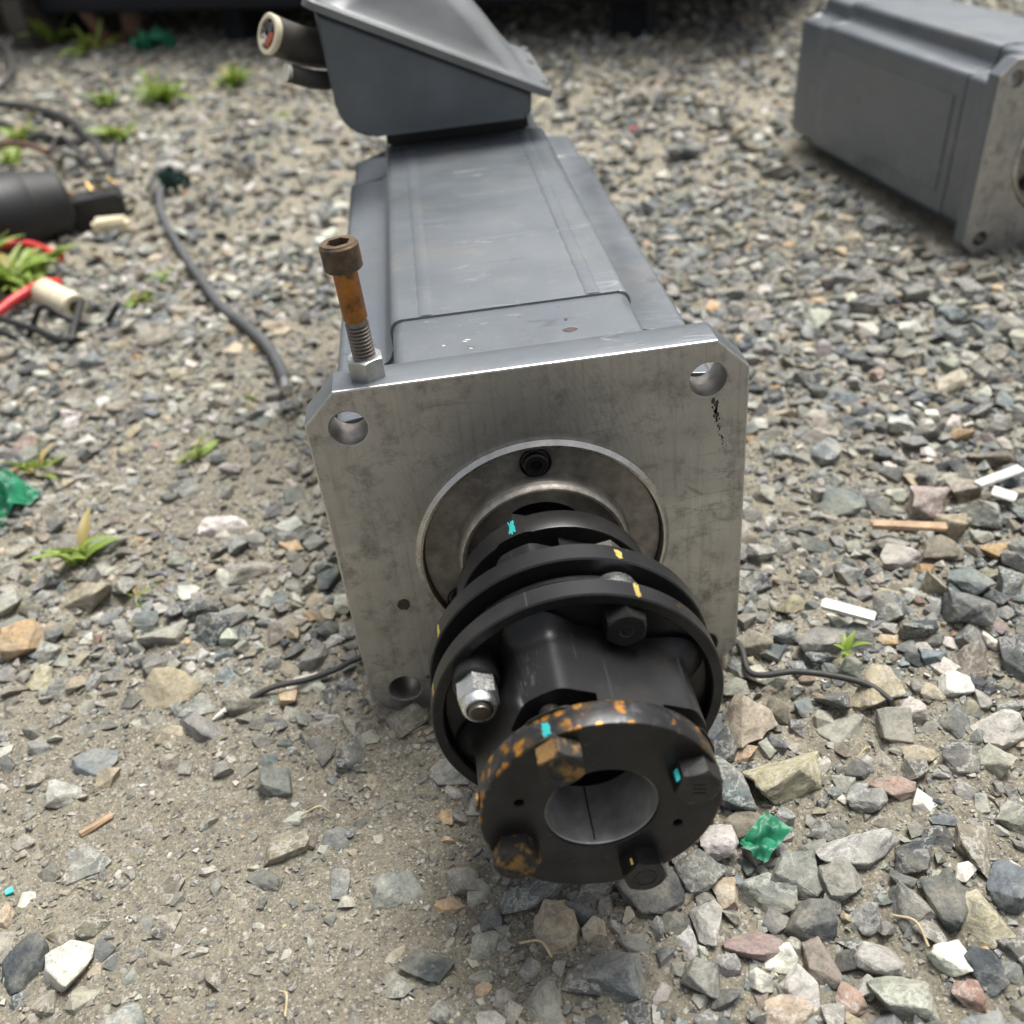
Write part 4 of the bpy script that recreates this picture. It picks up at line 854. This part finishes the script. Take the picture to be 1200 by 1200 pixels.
def weed(u, v, size, n, kinds, label, yellow=0, spread=1., lift=.0):
    p = gp(u, v, lift); t = empty('weed', p, label, 'weed')
    for k in range(n):
        me = LEAFY if k < yellow else LEAF[random.choice(kinds)]; o = bpy.data.objects.new('leaf', me); C.objects.link(o); o.parent = t
        s = size * random.uniform(.6, 1.1); o.scale = (s, s, s); o.rotation_euler = (random.uniform(-.1, .9 / spread), random.uniform(-.3, .3), 2 * math.pi * k / n + random.uniform(-.5, .5))
        o.location = (random.uniform(-1, 1) * size * .12 * spread, random.uniform(-1, 1) * size * .12 * spread, 0)
    return t
weed(92, 662, .046, 10, (0, 0, 1), 'broad-leaved weed growing beside the smooth oblong tan stone', 1)
weed(45, 556, .042, 10, (1, 2), 'straggly weed with yellow leaves behind the crumpled green plastic', 4)
weed(236, 545, .028, 9, (0, 1), 'small green weed alone on bare soil near the motor flange')
weed(988, 788, .017, 6, (0,), 'tiny bright green seedling among the grey stones', 0, 1., .014)
weed(292, 474, .016, 6, (0, 1), 'tiny pale sprout beside the ring lug of the cable', 1)
weed(158, 700, .020, 6, (1, 2), 'thin grassy sprout on dirt near the oblong stone', 2)
for u, v, s, n, lab in [(142, 162, .065, 16, 'bright leafy tuft nearest the thin white chip'), (130, 128, .060, 14, 'leafy tuft growing just behind another bright tuft'), (195, 122, .085, 20, 'wide bright green tuft on distant gravel'), (272, 102, .075, 20, 'round green tuft on gravel near the cut power cable'),
                        (62, 55, .13, 10, 'tall thin weed at the edge of the dark shade'), (112, 62, .12, 9, 'upright thin weed beside the rusty iron brace'), (192, 328, .030, 9, 'small mossy sprig near the grey cable'), (165, 356, .035, 12, 'low yellow-green sprig on soil near the taupe boulder'), (330, 138, .03, 6, 'tiny green sprig on gravel left of the motor body'), (25, 165, .06, 12, 'yellow-green weed growing among the dark cables'), (15, 190, .06, 14, 'mossy weed growing against the black canister')]:
    weed(u, v, s * .95, int(n * 1.7), (1, 2, 2, 0), lab, 3 if 'yellow' in lab else 1, 1.2)
for u, v, s, n, lab in [(20, 345, .072, 60, 'dense leafy weed clump grown through the red wires'), (-25, 335, .072, 44, 'leafy weed clump pressed against the canister end'), (42, 332, .066, 30, 'upright pale-leaved weed above the red wires')]:
    weed(u, v, s, n, (0, 1, 1, 2), lab, 6, 2.0, .016)
# ------------------------------------------------------------------ dark things at the back
mb = empty('machine_base', (-.10, 2.62, h1(0, 2.6)), 'dark navy steel machine base standing at the far edge of the gravel', 'machine base', rz=R(-32))
link('bed', box((0, .32, .43), (2.3, 1.1, .48), .02), 'navy', mb, 40)
link('rail', box((0, -.21, .185), (2.3, .06, .18), .008), 'navy', mb, 40)
for k in range(5): link('side_plate', box((-1.0 + .5 * k, -.235, .46), (.42, .02, .34), .006), 'navy', mb, 40)
for sx in (-1.05, -.4, .2, .78):
    for sy in (-.12, .75): link('foot', box((sx, sy, .09), (.09, .09, .2), .008), 'navy', mb, 40)
rf = empty('rusty_frame', gp(168, 48), 'rusty brown iron post with a slanting brace at the shaded far edge', 'frame')
link('post', box((0, 0, .30), (.05, .05, .64), .004, rot=Matrix.Rotation(R(4), 3, 'Y')), 'rusty_iron', rf, 40)
link('brace', box((-.16, .02, .13), (.035, .03, .36), .004, rot=Matrix.Rotation(R(-24), 3, 'Y')), 'rusty_iron', rf, 40)
link('foot_bar', box((-.05, 0, .012), (.24, .05, .03), .004), 'rusty_iron', rf, 40)
ps = gp(-4, 40); o = link('iron_post', box((0, 0, .35), (.06, .06, .74), .005), 'rusty_iron', None, 40); o.location = ps; tag(o, 'dark weathered iron post standing at the edge of the shade', 'post')
pc = G(70, 26); pl = empty('steel_pallet', (pc.x - .25, pc.y + .25, h1(pc.x, pc.y)), 'low dark pallet loaded with black scrap behind the iron post', 'pallet', rz=R(-36))
for k in range(6): link('deck_board', box((0, -.4 + k * .16, .16), (1.6, .13, .025), .004), 'cable_brown', pl, 40)
for sx in (-.7, 0, .7): link('bearer', box((sx, 0, .075), (.10, .95, .14), .006), 'cable_brown', pl, 40)
for k in range(7): link('scrap_block', box((-.65 + k * .22, random.uniform(-.2, .2), .28), (.2, .5, random.uniform(.18, .3)), .02, rot=Matrix.Rotation(random.uniform(-.2, .2), 3, 'Z')), 'black_rubber_and_shade', pl, 40)
